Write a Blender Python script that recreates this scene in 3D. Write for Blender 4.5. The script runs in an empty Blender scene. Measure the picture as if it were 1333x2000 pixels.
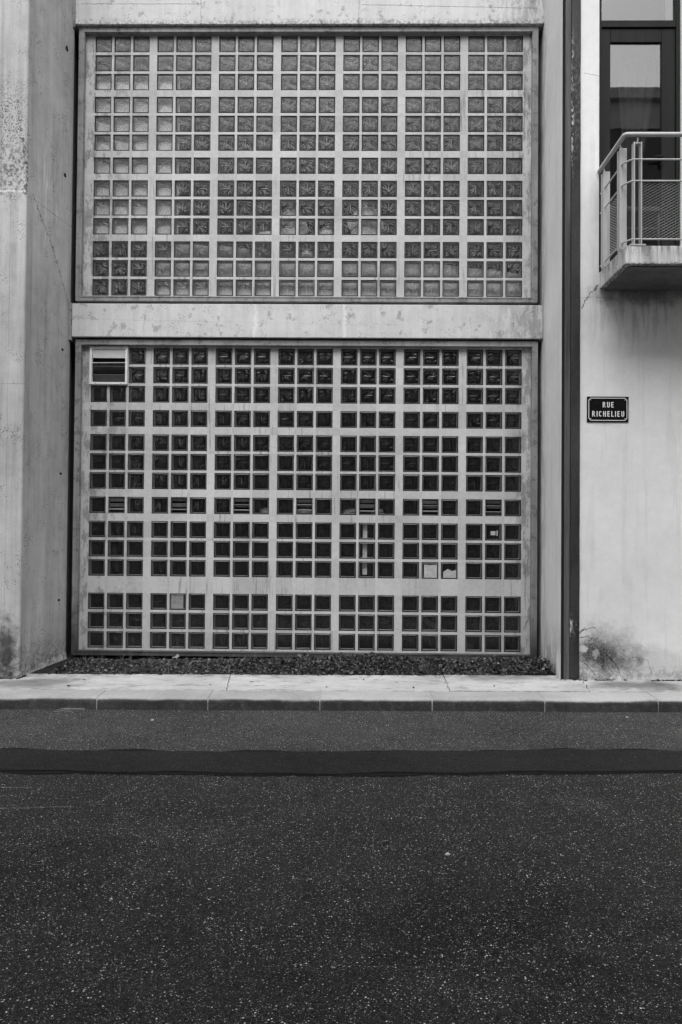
import bpy, math, random
from mathutils import Matrix, Vector, noise as mnoise
R = math.radians
random.seed(7)
scene = bpy.context.scene
C = scene.collection

# ------------------------------------------------------------------ camera
cam_data = bpy.data.cameras.new('camera')
cam_data.sensor_fit = 'VERTICAL'; cam_data.sensor_height = 36; cam_data.lens = 28.0
cam_data.clip_start = 0.05; cam_data.clip_end = 2000
cam = bpy.data.objects.new('camera', cam_data); C.objects.link(cam)
EYE = 1.632
rl, pt, yw = R(-0.4673), R(1.0813), R(-0.8732)
M_roll = Matrix.Rotation(rl, 3, 'Z'); M_pitch = Matrix.Rotation(pt, 3, 'X'); M_yaw = Matrix.Rotation(yw, 3, 'Y')
RC = M_yaw @ M_pitch @ M_roll                                   # x right, y down, z forward
def to_world(v):
    w = RC @ Vector(v); return Vector((w.x, w.z, -w.y))
cx_, cy_, cz_ = to_world((1,0,0)), to_world((0,-1,0)), to_world((0,0,-1))
cam.matrix_world = Matrix(((cx_.x,cy_.x,cz_.x,0),(cx_.y,cy_.y,cz_.y,0),(cx_.z,cy_.z,cz_.z,EYE),(0,0,0,1)))
scene.camera = cam

# ------------------------------------------------------------------ sky, sun, exposure (overcast, black and white photograph)
SUN_EL, SUN_AZ = 56.0, -6.0         # azimuth measured from straight behind the camera, negative = from the left
world = bpy.data.worlds.new('World'); scene.world = world; world.use_nodes = True
wt = world.node_tree; wt.nodes.clear()
sky = wt.nodes.new('ShaderNodeTexSky'); sky.sky_type = 'NISHITA'; sky.sun_disc = False
sky.sun_elevation = R(SUN_EL); sky.sun_rotation = R(180 - SUN_AZ); sky.dust_density = 1.5; sky.air_density = 1.0
bw = wt.nodes.new('ShaderNodeRGBToBW'); bg = wt.nodes.new('ShaderNodeBackground'); wo = wt.nodes.new('ShaderNodeOutputWorld')
bg.inputs['Strength'].default_value = 0.15
wt.links.new(sky.outputs[0], bw.inputs[0]); wt.links.new(bw.outputs[0], bg.inputs['Color']); wt.links.new(bg.outputs[0], wo.inputs[0])
sun_d = bpy.data.lights.new('sun', 'SUN'); sun_d.energy = 0.8; sun_d.angle = R(50); sun_d.color = (1, 1, 1)
sun = bpy.data.objects.new('sun', sun_d); C.objects.link(sun)
sdir = Vector((math.sin(R(SUN_AZ))*math.cos(R(SUN_EL)), -math.cos(R(SUN_AZ))*math.cos(R(SUN_EL)), math.sin(R(SUN_EL))))
sun.rotation_euler = sdir.to_track_quat('Z', 'Y').to_euler()
vs = scene.view_settings
vs.view_transform = 'Standard'; vs.look = 'None'; vs.exposure = 1.5; vs.gamma = 1.0; vs.use_curve_mapping = False

# ------------------------------------------------------------------ helpers: objects
def tag(o, label=None, cat=None, group=None, kind=None):
    if label: o['label'] = label
    if cat: o['category'] = cat
    if group: o['group'] = group
    if kind: o['kind'] = kind
    return o
def empty(name, loc=(0,0,0)):
    o = bpy.data.objects.new(name, None); C.objects.link(o); o.location = loc; o.empty_display_size = 0.1
    return o
class MB:
    """collects faces in world (or local) coordinates, builds ONE mesh object"""
    def __init__(s): s.v = []; s.f = []; s.m = []
    def face(s, pts, m=0):
        i = len(s.v); s.v += [tuple(p) for p in pts]; s.f.append(tuple(range(i, i+len(pts)))); s.m.append(m)
    def hexa(s, p, m=0):       # p: 8 points, bottom 4 ccw then top 4 ccw
        i = len(s.v); s.v += [tuple(q) for q in p]
        for f in ((0,3,2,1),(4,5,6,7),(0,1,5,4),(1,2,6,5),(2,3,7,6),(3,0,4,7)):
            s.f.append(tuple(i+k for k in f)); s.m.append(m)
    def box(s, x0, x1, y0, y1, z0, z1, m=0):
        s.hexa([(x0,y0,z0),(x1,y0,z0),(x1,y1,z0),(x0,y1,z0),(x0,y0,z1),(x1,y0,z1),(x1,y1,z1),(x0,y1,z1)], m)
    def prism(s, poly, y0, y1, m=0):   # poly in (x,z), ccw seen from -y; extruded along y
        n = len(poly); i = len(s.v)
        s.v += [(x,y0,z) for x,z in poly] + [(x,y1,z) for x,z in poly]
        s.f.append(tuple(range(i,i+n))); s.m.append(m)
        s.f.append(tuple(range(i+2*n-1,i+n-1,-1))); s.m.append(m)
        for k in range(n):
            l = (k+1) % n; s.f.append((i+l,i+k,i+n+k,i+n+l)); s.m.append(m)
    def zprism(s, poly, z0, z1, m=0):  # poly in (x,y) ccw from above
        n = len(poly); i = len(s.v)
        s.v += [(x,y,z0) for x,y in poly] + [(x,y,z1) for x,y in poly]
        s.f.append(tuple(range(i+n-1,i-1,-1))); s.m.append(m)
        s.f.append(tuple(range(i+n,i+2*n))); s.m.append(m)
        for k in range(n):
            l = (k+1) % n; s.f.append((i+k,i+l,i+n+l,i+n+k)); s.m.append(m)
    def tube(s, path, r, seg=8, m=0, caps=True):
        path = [Vector(p) for p in path]; rings = []
        for k, p in enumerate(path):
            a = path[max(k-1,0)]; b = path[min(k+1,len(path)-1)]; t = (b-a).normalized()
            up = Vector((0,0,1)) if abs(t.z) < 0.95 else Vector((1,0,0))
            u = t.cross(up).normalized(); w = u.cross(t)
            rr = r[k] if isinstance(r,(list,tuple)) else r
            if 0 < k < len(path)-1:
                c = (path[k]-path[k-1]).normalized().dot((path[k+1]-path[k]).normalized())
                rr = rr/max(0.6, math.sqrt(max(0,(1+c)/2))) if c < 0.999 else rr
            i = len(s.v)
            for q in range(seg):
                an = 2*math.pi*q/seg; s.v.append(tuple(p + u*math.cos(an)*rr + w*math.sin(an)*rr))
            rings.append(i)
        for a, b in zip(rings, rings[1:]):
            for q in range(seg):
                e = (q+1) % seg; s.f.append((a+q,a+e,b+e,b+q)); s.m.append(m)
        if caps:
            s.f.append(tuple(rings[0]+q for q in range(seg))); s.m.append(m)
            s.f.append(tuple(rings[-1]+q for q in reversed(range(seg)))); s.m.append(m)
    def mesh(s, name, mats):
        me = bpy.data.meshes.new(name); me.from_pydata(s.v, [], s.f); me.update()
        for mt in (mats if isinstance(mats,(list,tuple)) else [mats]): me.materials.append(mt)
        if any(s.m): me.polygons.foreach_set('material_index', s.m)
        return me
    def build(s, name, mats, parent=None, bevel=0, smooth=False):
        me = s.mesh(name, mats)
        o = bpy.data.objects.new(name, me); C.objects.link(o)
        if parent is not None:
            o.parent = parent
            o.matrix_parent_inverse = Matrix.Translation(-Vector(parent.location))
        if bevel:
            b = o.modifiers.new('bevel','BEVEL'); b.width = bevel; b.segments = 2; b.limit_method = 'ANGLE'; b.angle_limit = R(35)
        if smooth:
            for p in me.polygons: p.use_smooth = True
        return o
def place(name, me, loc, parent, rot=(0,0,0)):
    o = bpy.data.objects.new(name, me); C.objects.link(o); o.parent = parent
    o.location = Vector(loc) - Vector(parent.location); o.rotation_euler = rot
    return o

# ------------------------------------------------------------------ helpers: grey procedural materials
class Mat:
    def __init__(s, name):
        s.mat = bpy.data.materials.new(name); s.mat.use_nodes = True; s.t = s.mat.node_tree; s.t.nodes.clear()
        s.out = s.n('ShaderNodeOutputMaterial'); s._pos = None; s._xyz = None
    def n(s, t): return s.t.nodes.new(t)
    def put(s, sock, v):
        if isinstance(v, bpy.types.NodeSocket): s.t.links.new(v, sock)
        elif sock.type == 'RGBA': sock.default_value = (v,v,v,1)
        else: sock.default_value = v
    def pos(s):
        if s._pos is None: s._pos = s.n('ShaderNodeNewGeometry').outputs['Position']
        return s._pos
    def obj(s): return s.n('ShaderNodeTexCoord').outputs['Object']
    def rand(s): return s.n('ShaderNodeObjectInfo').outputs['Random']
    def xyz(s):
        if s._xyz is None:
            q = s.n('ShaderNodeSeparateXYZ'); s.put(q.inputs[0], s.pos()); s._xyz = q.outputs
        return s._xyz
    def op(s, o, a, b=0.0, c=0.0):
        q = s.n('ShaderNodeMath'); q.operation = o
        s.put(q.inputs[0], a); s.put(q.inputs[1], b); s.put(q.inputs[2], c); return q.outputs[0]
    def add(s,a,b): return s.op('ADD',a,b)
    def sub(s,a,b): return s.op('SUBTRACT',a,b)
    def mul(s,a,b): return s.op('MULTIPLY',a,b)
    def mr(s, v, a, b, c=0.0, d=1.0, mode='SMOOTHSTEP'):
        q = s.n('ShaderNodeMapRange'); q.interpolation_type = mode; q.clamp = True
        s.put(q.inputs[0], v)
        for k, x in zip((1,2,3,4), (a,b,c,d)): s.put(q.inputs[k], x)
        return q.outputs[0]
    def lerp(s, f, a, b):
        q = s.n('ShaderNodeMix'); q.data_type = 'FLOAT'; q.clamp_factor = True
        s.put(q.inputs[0], f); s.put(q.inputs[2], a); s.put(q.inputs[3], b); return q.outputs[0]
    def vec(s, v=None, sc=(1,1,1), off=(0,0,0)):
        q = s.n('ShaderNodeMapping'); s.put(q.inputs[0], v if v is not None else s.pos())
        q.inputs['Scale'].default_value = sc; q.inputs['Location'].default_value = off; return q.outputs[0]
    def noise(s, scale, detail=4, rough=0.55, st=(1,1,1), off=(0,0,0), v=None, dist=0.0):
        q = s.n('ShaderNodeTexNoise'); s.put(q.inputs['Vector'], s.vec(v, st, off))
        q.inputs['Scale'].default_value = scale; q.inputs['Detail'].default_value = detail
        q.inputs['Roughness'].default_value = rough; q.inputs['Distortion'].default_value = dist
        return s.add(0.5, s.mul(s.sub(q.outputs[0], 0.5), 1.6))
    def wallvec(s):
        p = s.xyz(); q = s.n('ShaderNodeCombineXYZ'); s.put(q.inputs[0], s.add(p[0], s.mul(p[1], 0.83))); s.put(q.inputs[1], p[2]); return q.outputs[0]
    def voro(s, scale, feat='F1', st=(1,1,1), v=None, rnd=1.0):
        q = s.n('ShaderNodeTexVoronoi'); q.voronoi_dimensions = '2D'; q.feature = feat; s.put(q.inputs['Vector'], s.vec(v, st))
        q.inputs['Scale'].default_value = scale; q.inputs['Randomness'].default_value = rnd; return q
    def blob(s, cx, cz, rx, rz, k=0.6, ns=6.0, soft=0.6, ax=(0,2)):
        p = s.xyz(); k = k*1.5
        a = s.op('POWER', s.mul(s.sub(p[ax[0]], cx), 1/rx), 2.0); b = s.op('POWER', s.mul(s.sub(p[ax[1]], cz), 1/rz), 2.0)
        d = s.op('SQRT', s.add(a,b)); d = s.add(d, s.mul(s.sub(s.noise(ns, 6, 0.65), 0.5), 2*k))
        return s.mr(d, 1.0-soft, 1.0+soft*0.5, 1.0, 0.0)
    def poly(s, pts, w, ax=(0,2), wob=0.02, ws=25):
        p = s.xyz(); nz = s.noise(ws, 3, 0.6); nz2 = s.noise(ws, 3, 0.6, off=(3.3,1.7,9.1))
        px = s.add(p[ax[0]], s.mul(s.sub(nz,0.5), wob*2)); pz = s.add(p[ax[1]], s.mul(s.sub(nz2,0.5), wob*2))
        best = None
        for (x0,z0),(x1,z1) in zip(pts, pts[1:]):
            dx, dz = x1-x0, z1-z0; L = dx*dx+dz*dz
            t = s.op('MINIMUM', s.op('MAXIMUM', s.add(s.mul(s.sub(px,x0), dx/L), s.mul(s.sub(pz,z0), dz/L)), 0.0), 1.0)
            ex = s.sub(s.sub(px,x0), s.mul(t,dx)); ez = s.sub(s.sub(pz,z0), s.mul(t,dz))
            d = s.op('SQRT', s.add(s.mul(ex,ex), s.mul(ez,ez)))
            best = d if best is None else s.op('MINIMUM', best, d)
        best = s.add(best, s.mul(s.sub(s.noise(60, 4, 0.7, off=(1,5,2)), 0.45), w*1.6))
        return s.mr(best, w*0.35, w*0.9, 1.0, 0.0)
    def bump(s, h, strength=0.3, dist=0.01, nrm=None):
        q = s.n('ShaderNodeBump'); q.inputs['Strength'].default_value = strength; q.inputs['Distance'].default_value = dist
        s.put(q.inputs['Height'], h)
        if nrm is not None: s.put(q.inputs['Normal'], nrm)
        return q.outputs[0]
    def bsdf(s, col, rough=0.8, nrm=None, metal=0.0, spec=0.3):
        q = s.n('ShaderNodeBsdfPrincipled'); s.put(q.inputs['Base Color'], col); s.put(q.inputs['Roughness'], rough)
        q.inputs['Metallic'].default_value = metal; q.inputs['Specular IOR Level'].default_value = spec
        if nrm is not None: s.put(q.inputs['Normal'], nrm)
        s.put(s.out.inputs['Surface'], q.outputs[0]); return s.mat

def concrete(name, base=0.34, var=0.10, streak=0.06, pore=0.5, marks=None, bumpk=0.25):
    m = Mat(name)
    big = m.noise(1.1, 5, 0.6); mid = m.noise(7, 6, 0.65, off=(4,2,7)); fine = m.noise(160, 3, 0.7)
    st = m.noise(9, 5, 0.6, st=(1,1,0.06)); st2 = m.noise(38, 4, 0.6, st=(1,1,0.05), off=(1,8,3))
    c = m.add(base, m.mul(m.sub(big,0.5), var*2.0)); c = m.add(c, m.mul(m.sub(mid,0.5), var*1.3))
    c = m.add(c, m.mul(m.sub(st,0.5), streak*2.4)); c = m.add(c, m.mul(m.sub(st2,0.5), streak*1.4))
    c = m.add(c, m.mul(m.sub(fine,0.5), 0.10))
    v = m.voro(46, v=m.wallvec()); sz = m.mr(m.noise(5, 3, 0.6, off=(9,1,2)), 0.40, 0.80, 0.05, 0.26)
    pores = m.op('LESS_THAN', v.outputs['Distance'], sz)
    pores = m.mul(pores, m.op('GREATER_THAN', m.noise(17, 2, 0.5, off=(7,7,1)), 0.48))
    c = m.mul(c, m.sub(1.0, m.mul(pores, pore)))
    if marks: c = marks(m, c)
    c = m.op('MAXIMUM', c, 0.015)
    h = m.add(m.mul(mid, 0.5), m.mul(fine, 0.25)); h = m.sub(h, m.mul(pores, 0.5))
    return m.bsdf(c, 0.88, m.bump(h, bumpk, 0.012), spec=0.2)

def pillar_marks(m, c):
    y = m.xyz()[1]
    front = m.op('LESS_THAN', y, 7.96)
    d1 = m.blob(-3.44, 0.36, 0.13, 0.36, 0.45, 9, 0.8); c = m.mul(c, m.sub(1.0, m.mul(m.mul(d1, front), 0.85)))
    n = m.mr(m.noise(34, 6, 0.75, st=(1,1,0.8)), 0.46, 0.60)
    d2 = m.mul(m.blob(-3.48, 5.22, 0.26, 0.34, 0.4, 6, 0.7), n); c = m.mul(c, m.sub(1.0, m.mul(m.mul(d2, front), 0.66)))
    d3 = m.mul(m.blob(-3.50, 5.75, 0.22, 0.45, 0.4, 6, 0.8), m.mr(m.noise(60,5,0.7), 0.52, 0.64)); c = m.mul(c, m.sub(1.0, m.mul(m.mul(d3, front), 0.7)))
    d4 = m.poly([(-3.42,5.9),(-3.325,5.2),(-3.33,4.95)], 0.03, wob=0.04, ws=18); c = m.mul(c, m.sub(1.0, m.mul(m.mul(m.mul(d4, front), n), 0.7)))
    side = m.op('GREATER_THAN', y, 8.02)                       # pale water runs on the splayed face
    pale_runs = m.mul(m.mr(m.noise(26, 6, 0.7, st=(1,1,0.12)), 0.55, 0.68), m.blob(8.35, 5.15, 0.35, 0.7, 0.5, 5, 0.8, ax=(1,2)))
    c = m.add(c, m.mul(m.mul(pale_runs, side), 0.16))
    cr = m.poly([(8.08,5.02),(8.22,4.86),(8.4,4.70),(8.6,4.42),(8.82,4.1)], 0.012, ax=(1,2), wob=0.03)
    c = m.mul(c, m.sub(1.0, m.mul(m.mul(cr, side), 0.6)))
    lower = m.mul(m.mr(m.xyz()[2], 0.15, 0.5, 1.0, 0.0), m.mr(m.noise(22,6,0.7), 0.42, 0.6)); c = m.mul(c, m.sub(1.0, m.mul(lower, 0.5)))
    seam = m.poly([(-3.468,0.2),(-3.468,4.98)], 0.004, wob=0.003); c = m.mul(c, m.sub(1.0, m.mul(m.mul(seam, front), 0.35)))
    joint = m.poly([(-4.5,3.04),(-3.3,3.04)], 0.006, wob=0.003); c = m.mul(c, m.sub(1.0, m.mul(m.mul(joint, front), 0.3)))
    return c
def beam_marks(m, c):
    for a, b, k in (((-3.1,3.93),(-1.35,3.90),0.2), ((-2.32,4.08),(-2.36,3.78),0.35), ((-1.2,3.9),(0.2,3.87),0.12)):
        c = m.mul(c, m.sub(1.0, m.mul(m.poly([a,b], 0.005, wob=0.012, ws=6), k)))
    for a, b in (((-1.10,4.1),(-1.115,3.74)), ((-0.11,4.1),(-0.11,3.73))):
        w = m.poly([a,b], 0.028, wob=0.02, ws=12); c = m.add(c, m.mul(w, 0.10))
    for a, b in (((-3.1,7.49),(-1.75,7.485)), ((0.05,7.475),(2.0,7.43))):
        c = m.mul(c, m.sub(1.0, m.mul(m.poly([a,b], 0.006, wob=0.006, ws=9), 0.6)))
    for x in (-1.75, 0.02):
        c = m.mul(c, m.sub(1.0, m.mul(m.poly([(x,7.9),(x,7.27)], 0.012, wob=0.02, ws=10), 0.25)))
    d = m.mr(m.noise(9,6,0.7,off=(5,5,5)), 0.60, 0.72); c = m.mul(c, m.sub(1.0, m.mul(d, 0.35)))
    g = m.mul(m.mul(m.mr(m.xyz()[2], 7.26, 7.34, 1.0, 0.0), m.op('GREATER_THAN', m.xyz()[2], 7.2)), m.mr(m.noise(30,5,0.7), 0.45, 0.6)); c = m.mul(c, m.sub(1.0, m.mul(g, 0.5)))
    e = m.mul(m.mr(m.xyz()[0], 1.2, 2.1, 0.0, 1.0), m.mr(m.noise(14,6,0.7,st=(1,1,0.3)), 0.4, 0.62)); c = m.mul(c, m.sub(1.0, m.mul(e, 0.4)))
    return c
M_pillar = concrete('weathered_concrete', 0.42, 0.10, 0.08, 0.75, pillar_marks)
M_beam = concrete('pale_concrete', 0.54, 0.07, 0.05, 0.45, beam_marks)
M_plainconc = concrete('plain_concrete', 0.36, 0.08, 0.05, 0.5)
def slab_marks(m, c):
    z = m.xyz()[2]
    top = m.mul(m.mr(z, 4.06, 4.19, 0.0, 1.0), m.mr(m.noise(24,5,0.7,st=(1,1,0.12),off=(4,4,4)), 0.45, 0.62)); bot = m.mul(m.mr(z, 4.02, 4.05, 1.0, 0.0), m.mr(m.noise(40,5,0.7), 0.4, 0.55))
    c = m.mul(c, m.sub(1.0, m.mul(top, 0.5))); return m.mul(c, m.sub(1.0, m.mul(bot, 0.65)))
M_slab = concrete('balcony_concrete', 0.48, 0.12, 0.20, 0.8, slab_marks)

def grid_material():
    m = Mat('grid_concrete')
    at = m.n('ShaderNodeAttribute'); at.attribute_name = 'cell'; cell = at.outputs['Fac']
    c = m.add(0.46, m.mul(m.sub(cell,0.5), 0.10))
    c = m.add(c, m.mul(m.sub(m.noise(1.3,4,0.6),0.5), 0.16)); c = m.add(c, m.mul(m.sub(m.noise(20,6,0.7,off=(2,2,2)),0.5), 0.14))
    st = m.mr(m.noise(30,5,0.65,st=(1,1,0.05),off=(3,0,1)), 0.56, 0.70); hi = m.mr(m.noise(0.9,3,0.5,off=(0,4,8)), 0.45, 0.62)
    c = m.mul(c, m.sub(1.0, m.mul(m.mul(st,hi), 0.42)))
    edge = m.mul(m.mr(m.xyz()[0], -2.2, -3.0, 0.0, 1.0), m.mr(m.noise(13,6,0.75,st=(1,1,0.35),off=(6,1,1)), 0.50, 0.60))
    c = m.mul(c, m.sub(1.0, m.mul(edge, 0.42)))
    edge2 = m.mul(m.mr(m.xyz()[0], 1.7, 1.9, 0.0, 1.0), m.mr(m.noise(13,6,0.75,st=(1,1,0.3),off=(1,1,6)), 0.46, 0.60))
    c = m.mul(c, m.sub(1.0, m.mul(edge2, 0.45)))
    dot = m.mr(m.noise(90,4,0.7), 0.66, 0.72); c = m.mul(c, m.sub(1.0, m.mul(dot, 0.4)))
    cr = m.voro(2.3, 'DISTANCE_TO_EDGE', v=m.wallvec()); crk = m.mul(m.mr(cr.outputs['Distance'], 0.0, 0.010, 1.0, 0.0), m.mr(m.noise(1.6,2,0.5,off=(8,3,2)), 0.5, 0.6))
    c = m.mul(c, m.sub(1.0, m.mul(crk, 0.22)))
    return m.bsdf(m.op('MAXIMUM',c,0.02), 0.85, m.bump(m.add(m.noise(20,6,0.7,off=(2,2,2)), m.mul(m.noise(150,2,0.6),0.4)), 0.25, 0.008), spec=0.2)
M_grid = grid_material()

def metal_frame():
    m = Mat('weathered_frame_metal')
    c = m.add(0.24, m.mul(m.sub(m.noise(3,5,0.65),0.5), 0.18)); 
    c = m.add(c, m.mul(m.sub(m.noise(22,5,0.7,st=(1,1,0.08)),0.5), 0.16))
    d = m.mr(m.noise(10,6,0.75,off=(3,7,1)), 0.55, 0.66); c = m.mul(c, m.sub(1.0, m.mul(d, 0.4)))
    gr = m.mr(m.add(m.xyz()[2], m.mul(m.sub(m.noise(5,5,0.7,st=(1,1,0.4)),0.5), 0.5)), 0.15, 1.0, 0.72, 0.0); c = m.mul(c, m.sub(1.0, gr))
    return m.bsdf(m.op('MAXIMUM',c,0.02), 0.65, m.bump(m.noise(60,4,0.7), 0.15, 0.004), spec=0.35)
M_frame = metal_frame()

def stucco():
    m = Mat('rendered_wall')
    x, y, z = m.xyz()
    c = m.add(0.70, m.mul(m.sub(m.noise(1.4,5,0.6),0.5), 0.14)); c = m.add(c, m.mul(m.sub(m.noise(9,6,0.7,off=(4,4,1)),0.5), 0.10))
    c = m.add(c, m.mul(m.sub(m.noise(120,3,0.7),0.5), 0.10))
    run = m.noise(11,5,0.6,st=(1,1,0.06)); c = m.mul(c, m.sub(1.0, m.mul(m.mr(run,0.55,0.7), 0.07)))
    front = m.op('LESS_THAN', y, 7.945)
    # damp stain by the foot of the wall
    mott = m.mr(m.noise(55,5,0.75,off=(3,3,9)), 0.25, 0.75, 0.62, 1.15, 'LINEAR')
    def stain(mask, k):
        nonlocal c
        mask = m.op('MINIMUM', m.mul(mask, mott), 1.0)
        c = m.mul(c, m.sub(1.0, m.mul(m.mul(mask, front), k)))
    stain(m.blob(2.50, 0.42, 0.36, 0.24, 0.35, 7, 0.9), 0.74)
    stain(m.blob(2.38, 0.39, 0.22, 0.14, 0.5, 11, 0.8), 0.80)
    stain(m.blob(2.60, 0.33, 0.17, 0.09, 0.5, 13, 0.8), 0.45)
    stain(m.mul(m.blob(2.42, 0.20, 0.36, 0.16, 0.3, 9, 0.7), m.mr(m.noise(18,5,0.7),0.3,0.6)), 0.45)
    stain(m.blob(2.84, 0.335, 0.045, 0.055, 0.3, 20, 0.7), 0.6)
    stain(m.blob(3.00, 0.26, 0.34, 0.20, 0.18, 5, 0.25), 0.20)
    stain(m.mul(m.mr(z, 0.16, 0.34, 1.0, 0.0), m.mr(m.noise(16,6,0.7,off=(5,2,2)),0.42,0.6)), 0.4)
    # sooty runs below the balcony, with part of its shade painted in
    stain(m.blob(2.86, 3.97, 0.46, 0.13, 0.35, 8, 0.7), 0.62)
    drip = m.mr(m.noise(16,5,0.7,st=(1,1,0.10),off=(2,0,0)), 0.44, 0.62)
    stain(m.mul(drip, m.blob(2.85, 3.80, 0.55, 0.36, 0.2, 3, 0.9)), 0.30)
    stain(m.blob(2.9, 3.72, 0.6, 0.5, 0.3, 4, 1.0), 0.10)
    # scrapes by the cover strip
    for pts in (((2.25,0.62),(2.37,0.66),(2.40,0.655)), ((2.25,0.60),(2.30,0.655)), ((2.25,0.555),(2.34,0.575)), ((2.33,0.52),(2.38,0.56))):
        stain(m.poly(list(pts), 0.010, wob=0.010, ws=30), 0.75)
    chip = m.blob(2.282, 0.445, 0.045, 0.038, 0.5, 28, 0.3); c = m.lerp(m.mul(chip, front), c, 0.5)
    chip2 = m.blob(2.41, 0.405, 0.03, 0.05, 0.7, 30, 0.3); c = m.lerp(m.mul(chip2, front), c, 0.30)
    cracks = None
    for pts, w in (([(2.425,4.06),(2.394,4.016),(2.343,3.99),(2.328,3.943),(2.287,3.902),(2.282,3.866),(2.262,3.825)], 0.009),
                   ([(2.39,4.015),(2.41,4.05)], 0.016), ([(2.26,3.93),(2.33,3.945),(2.60,3.93)], 0.003),
                   ([(2.25,0.345),(2.34,0.27),(2.40,0.19)], 0.006), ([(2.47,0.43),(2.58,0.33),(2.63,0.25),(2.655,0.18)], 0.006),
                   ([(2.66,0.32),(2.78,0.37),(2.92,0.34),(2.96,0.2)], 0.003), ([(2.28,6.2),(2.43,6.17)], 0.003)):
        q = m.poly(pts, w, wob=0.008, ws=40); cracks = q if cracks is None else m.op('MAXIMUM', cracks, q)
    stain(cracks, 0.85)
    # the return darkens unevenly towards its inner edge and foot
    ret = m.sub(1.0, front)
    darkening = m.mul(m.mr(y, 8.45, 8.9, 0.0, 1.0), m.mr(m.noise(8,6,0.7,st=(1,1,0.25)), 0.35, 0.62)); low = m.mul(m.mr(z,0.1,0.9,1.0,0.0), m.mr(m.noise(10,6,0.7,st=(1,1,0.3),off=(1,1,1)), 0.38, 0.62))
    c = m.mul(c, m.sub(1.0, m.mul(m.mul(ret, m.op('MAXIMUM', m.mul(darkening,0.45), m.mul(low,0.65))), 0.8)))
    h = m.add(m.mul(m.noise(45,5,0.7), 0.5), m.mul(m.noise(220,3,0.7), 0.5)); h = m.sub(h, m.mul(m.mul(cracks, front), 0.8)); h = m.add(h, m.mul(m.add(chip,chip2), 0.3))
    return m.bsdf(m.op('MAXIMUM',c,0.02), 0.92, m.bump(h, 0.22, 0.010), spec=0.15)
M_stucco = stucco()

def asphalt(name, base, speck, zones=False):
    m = Mat(name)
    c = m.add(base, m.mul(m.sub(m.noise(1.0,5,0.65),0.5), base*0.9)); c = m.add(c, m.mul(m.sub(m.noise(9,5,0.7,off=(2,2,2)),0.5), base*0.5))
    c = m.add(c, m.mul(m.sub(m.noise(240,3,0.8),0.5), base*1.3))
    if zones:
        x, y, z = m.xyz()
        c = m.mul(c, m.mr(m.add(y, m.mul(m.sub(m.noise(2.2,4,0.6),0.5), 0.3)), 5.55, 5.75, 0.88, 1.8))       # older surfacing beyond the trench; the step also paints in the road's light falloff
        sc = m.mul(m.op('MAXIMUM', m.blob(-0.95,4.28,0.42,0.22,0.5,5,0.9,ax=(0,1)), m.blob(1.25,4.78,0.35,0.14,0.5,5,0.9,ax=(0,1))), m.mr(m.noise(55,4,0.7,st=(0.3,1,1)),0.45,0.7))
        ln = m.op('MAXIMUM', m.poly([(-2.6,5.0),(-2.0,4.985)], 0.012, ax=(0,1), wob=0.01), m.poly([(-2.5,4.575),(-1.62,4.655)], 0.010, ax=(0,1), wob=0.012))
        near_dark = m.op('MAXIMUM', m.blob(0.5,3.3,0.7,0.35,0.6,4,0.9,ax=(0,1)), m.blob(-1.6,3.7,0.5,0.5,0.6,4,0.9,ax=(0,1)))  # noisy patches paint some of the road's falloff into the near lane
        c = m.add(m.mul(c, m.sub(1.0, m.mul(near_dark, 0.42))), m.mul(m.op('MAXIMUM', m.mul(sc,0.35), ln), 0.10))
    else:
        c = m.add(c, m.mul(m.mr(m.noise(26,5,0.75,st=(0.25,1,1),off=(2,9,4)),0.58,0.78), base*0.8))
    h = m.noise(130,4,0.75)
    if speck > 0:
        clump = m.mr(m.noise(3.2,4,0.7,off=(4,1,0)), 0.35, 0.7, 0.8, 1.2)
        for sc, thr, amp, rad in ((105, 0.93, 0.62, 0.42), (170, 0.86, 0.42, 0.46), (310, 0.74, 0.17, 0.55)):
            v = m.voro(sc, st=(1,1,0.3)); q = m.n('ShaderNodeSeparateColor'); m.put(q.inputs[0], v.outputs['Color'])
            on = m.mul(m.op('GREATER_THAN', q.outputs[0], thr), m.op('LESS_THAN', v.outputs['Distance'], m.mul(q.outputs[1], rad)))
            c = m.add(c, m.mul(m.mul(on, clump), m.mul(m.add(0.25, q.outputs[2]), amp*speck)))
            h = m.add(h, m.mul(on, 0.3))
        vb = m.voro(120); h = m.add(h, m.mul(vb.outputs['Distance'], -0.7))
        dk = m.mr(m.noise(70,4,0.8,off=(7,7,7)), 0.36, 0.5, 0.35, 1.0); c = m.mul(c, dk)
    else:
        lt = m.mr(m.noise(170,2,0.8), 0.70, 0.76); c = m.add(c, m.mul(lt, 0.05))
    return m.bsdf(m.op('MAXIMUM',c,0.004), 0.85, m.bump(h, 0.6 if speck else 0.2, 0.006), spec=0.12)
M_asphalt = asphalt('asphalt', 0.027, 1.1, True)
M_patch = asphalt('asphalt_patch', 0.0195, 0.16)
M_tar = asphalt('tar_seal', 0.007, 0.0)

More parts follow.
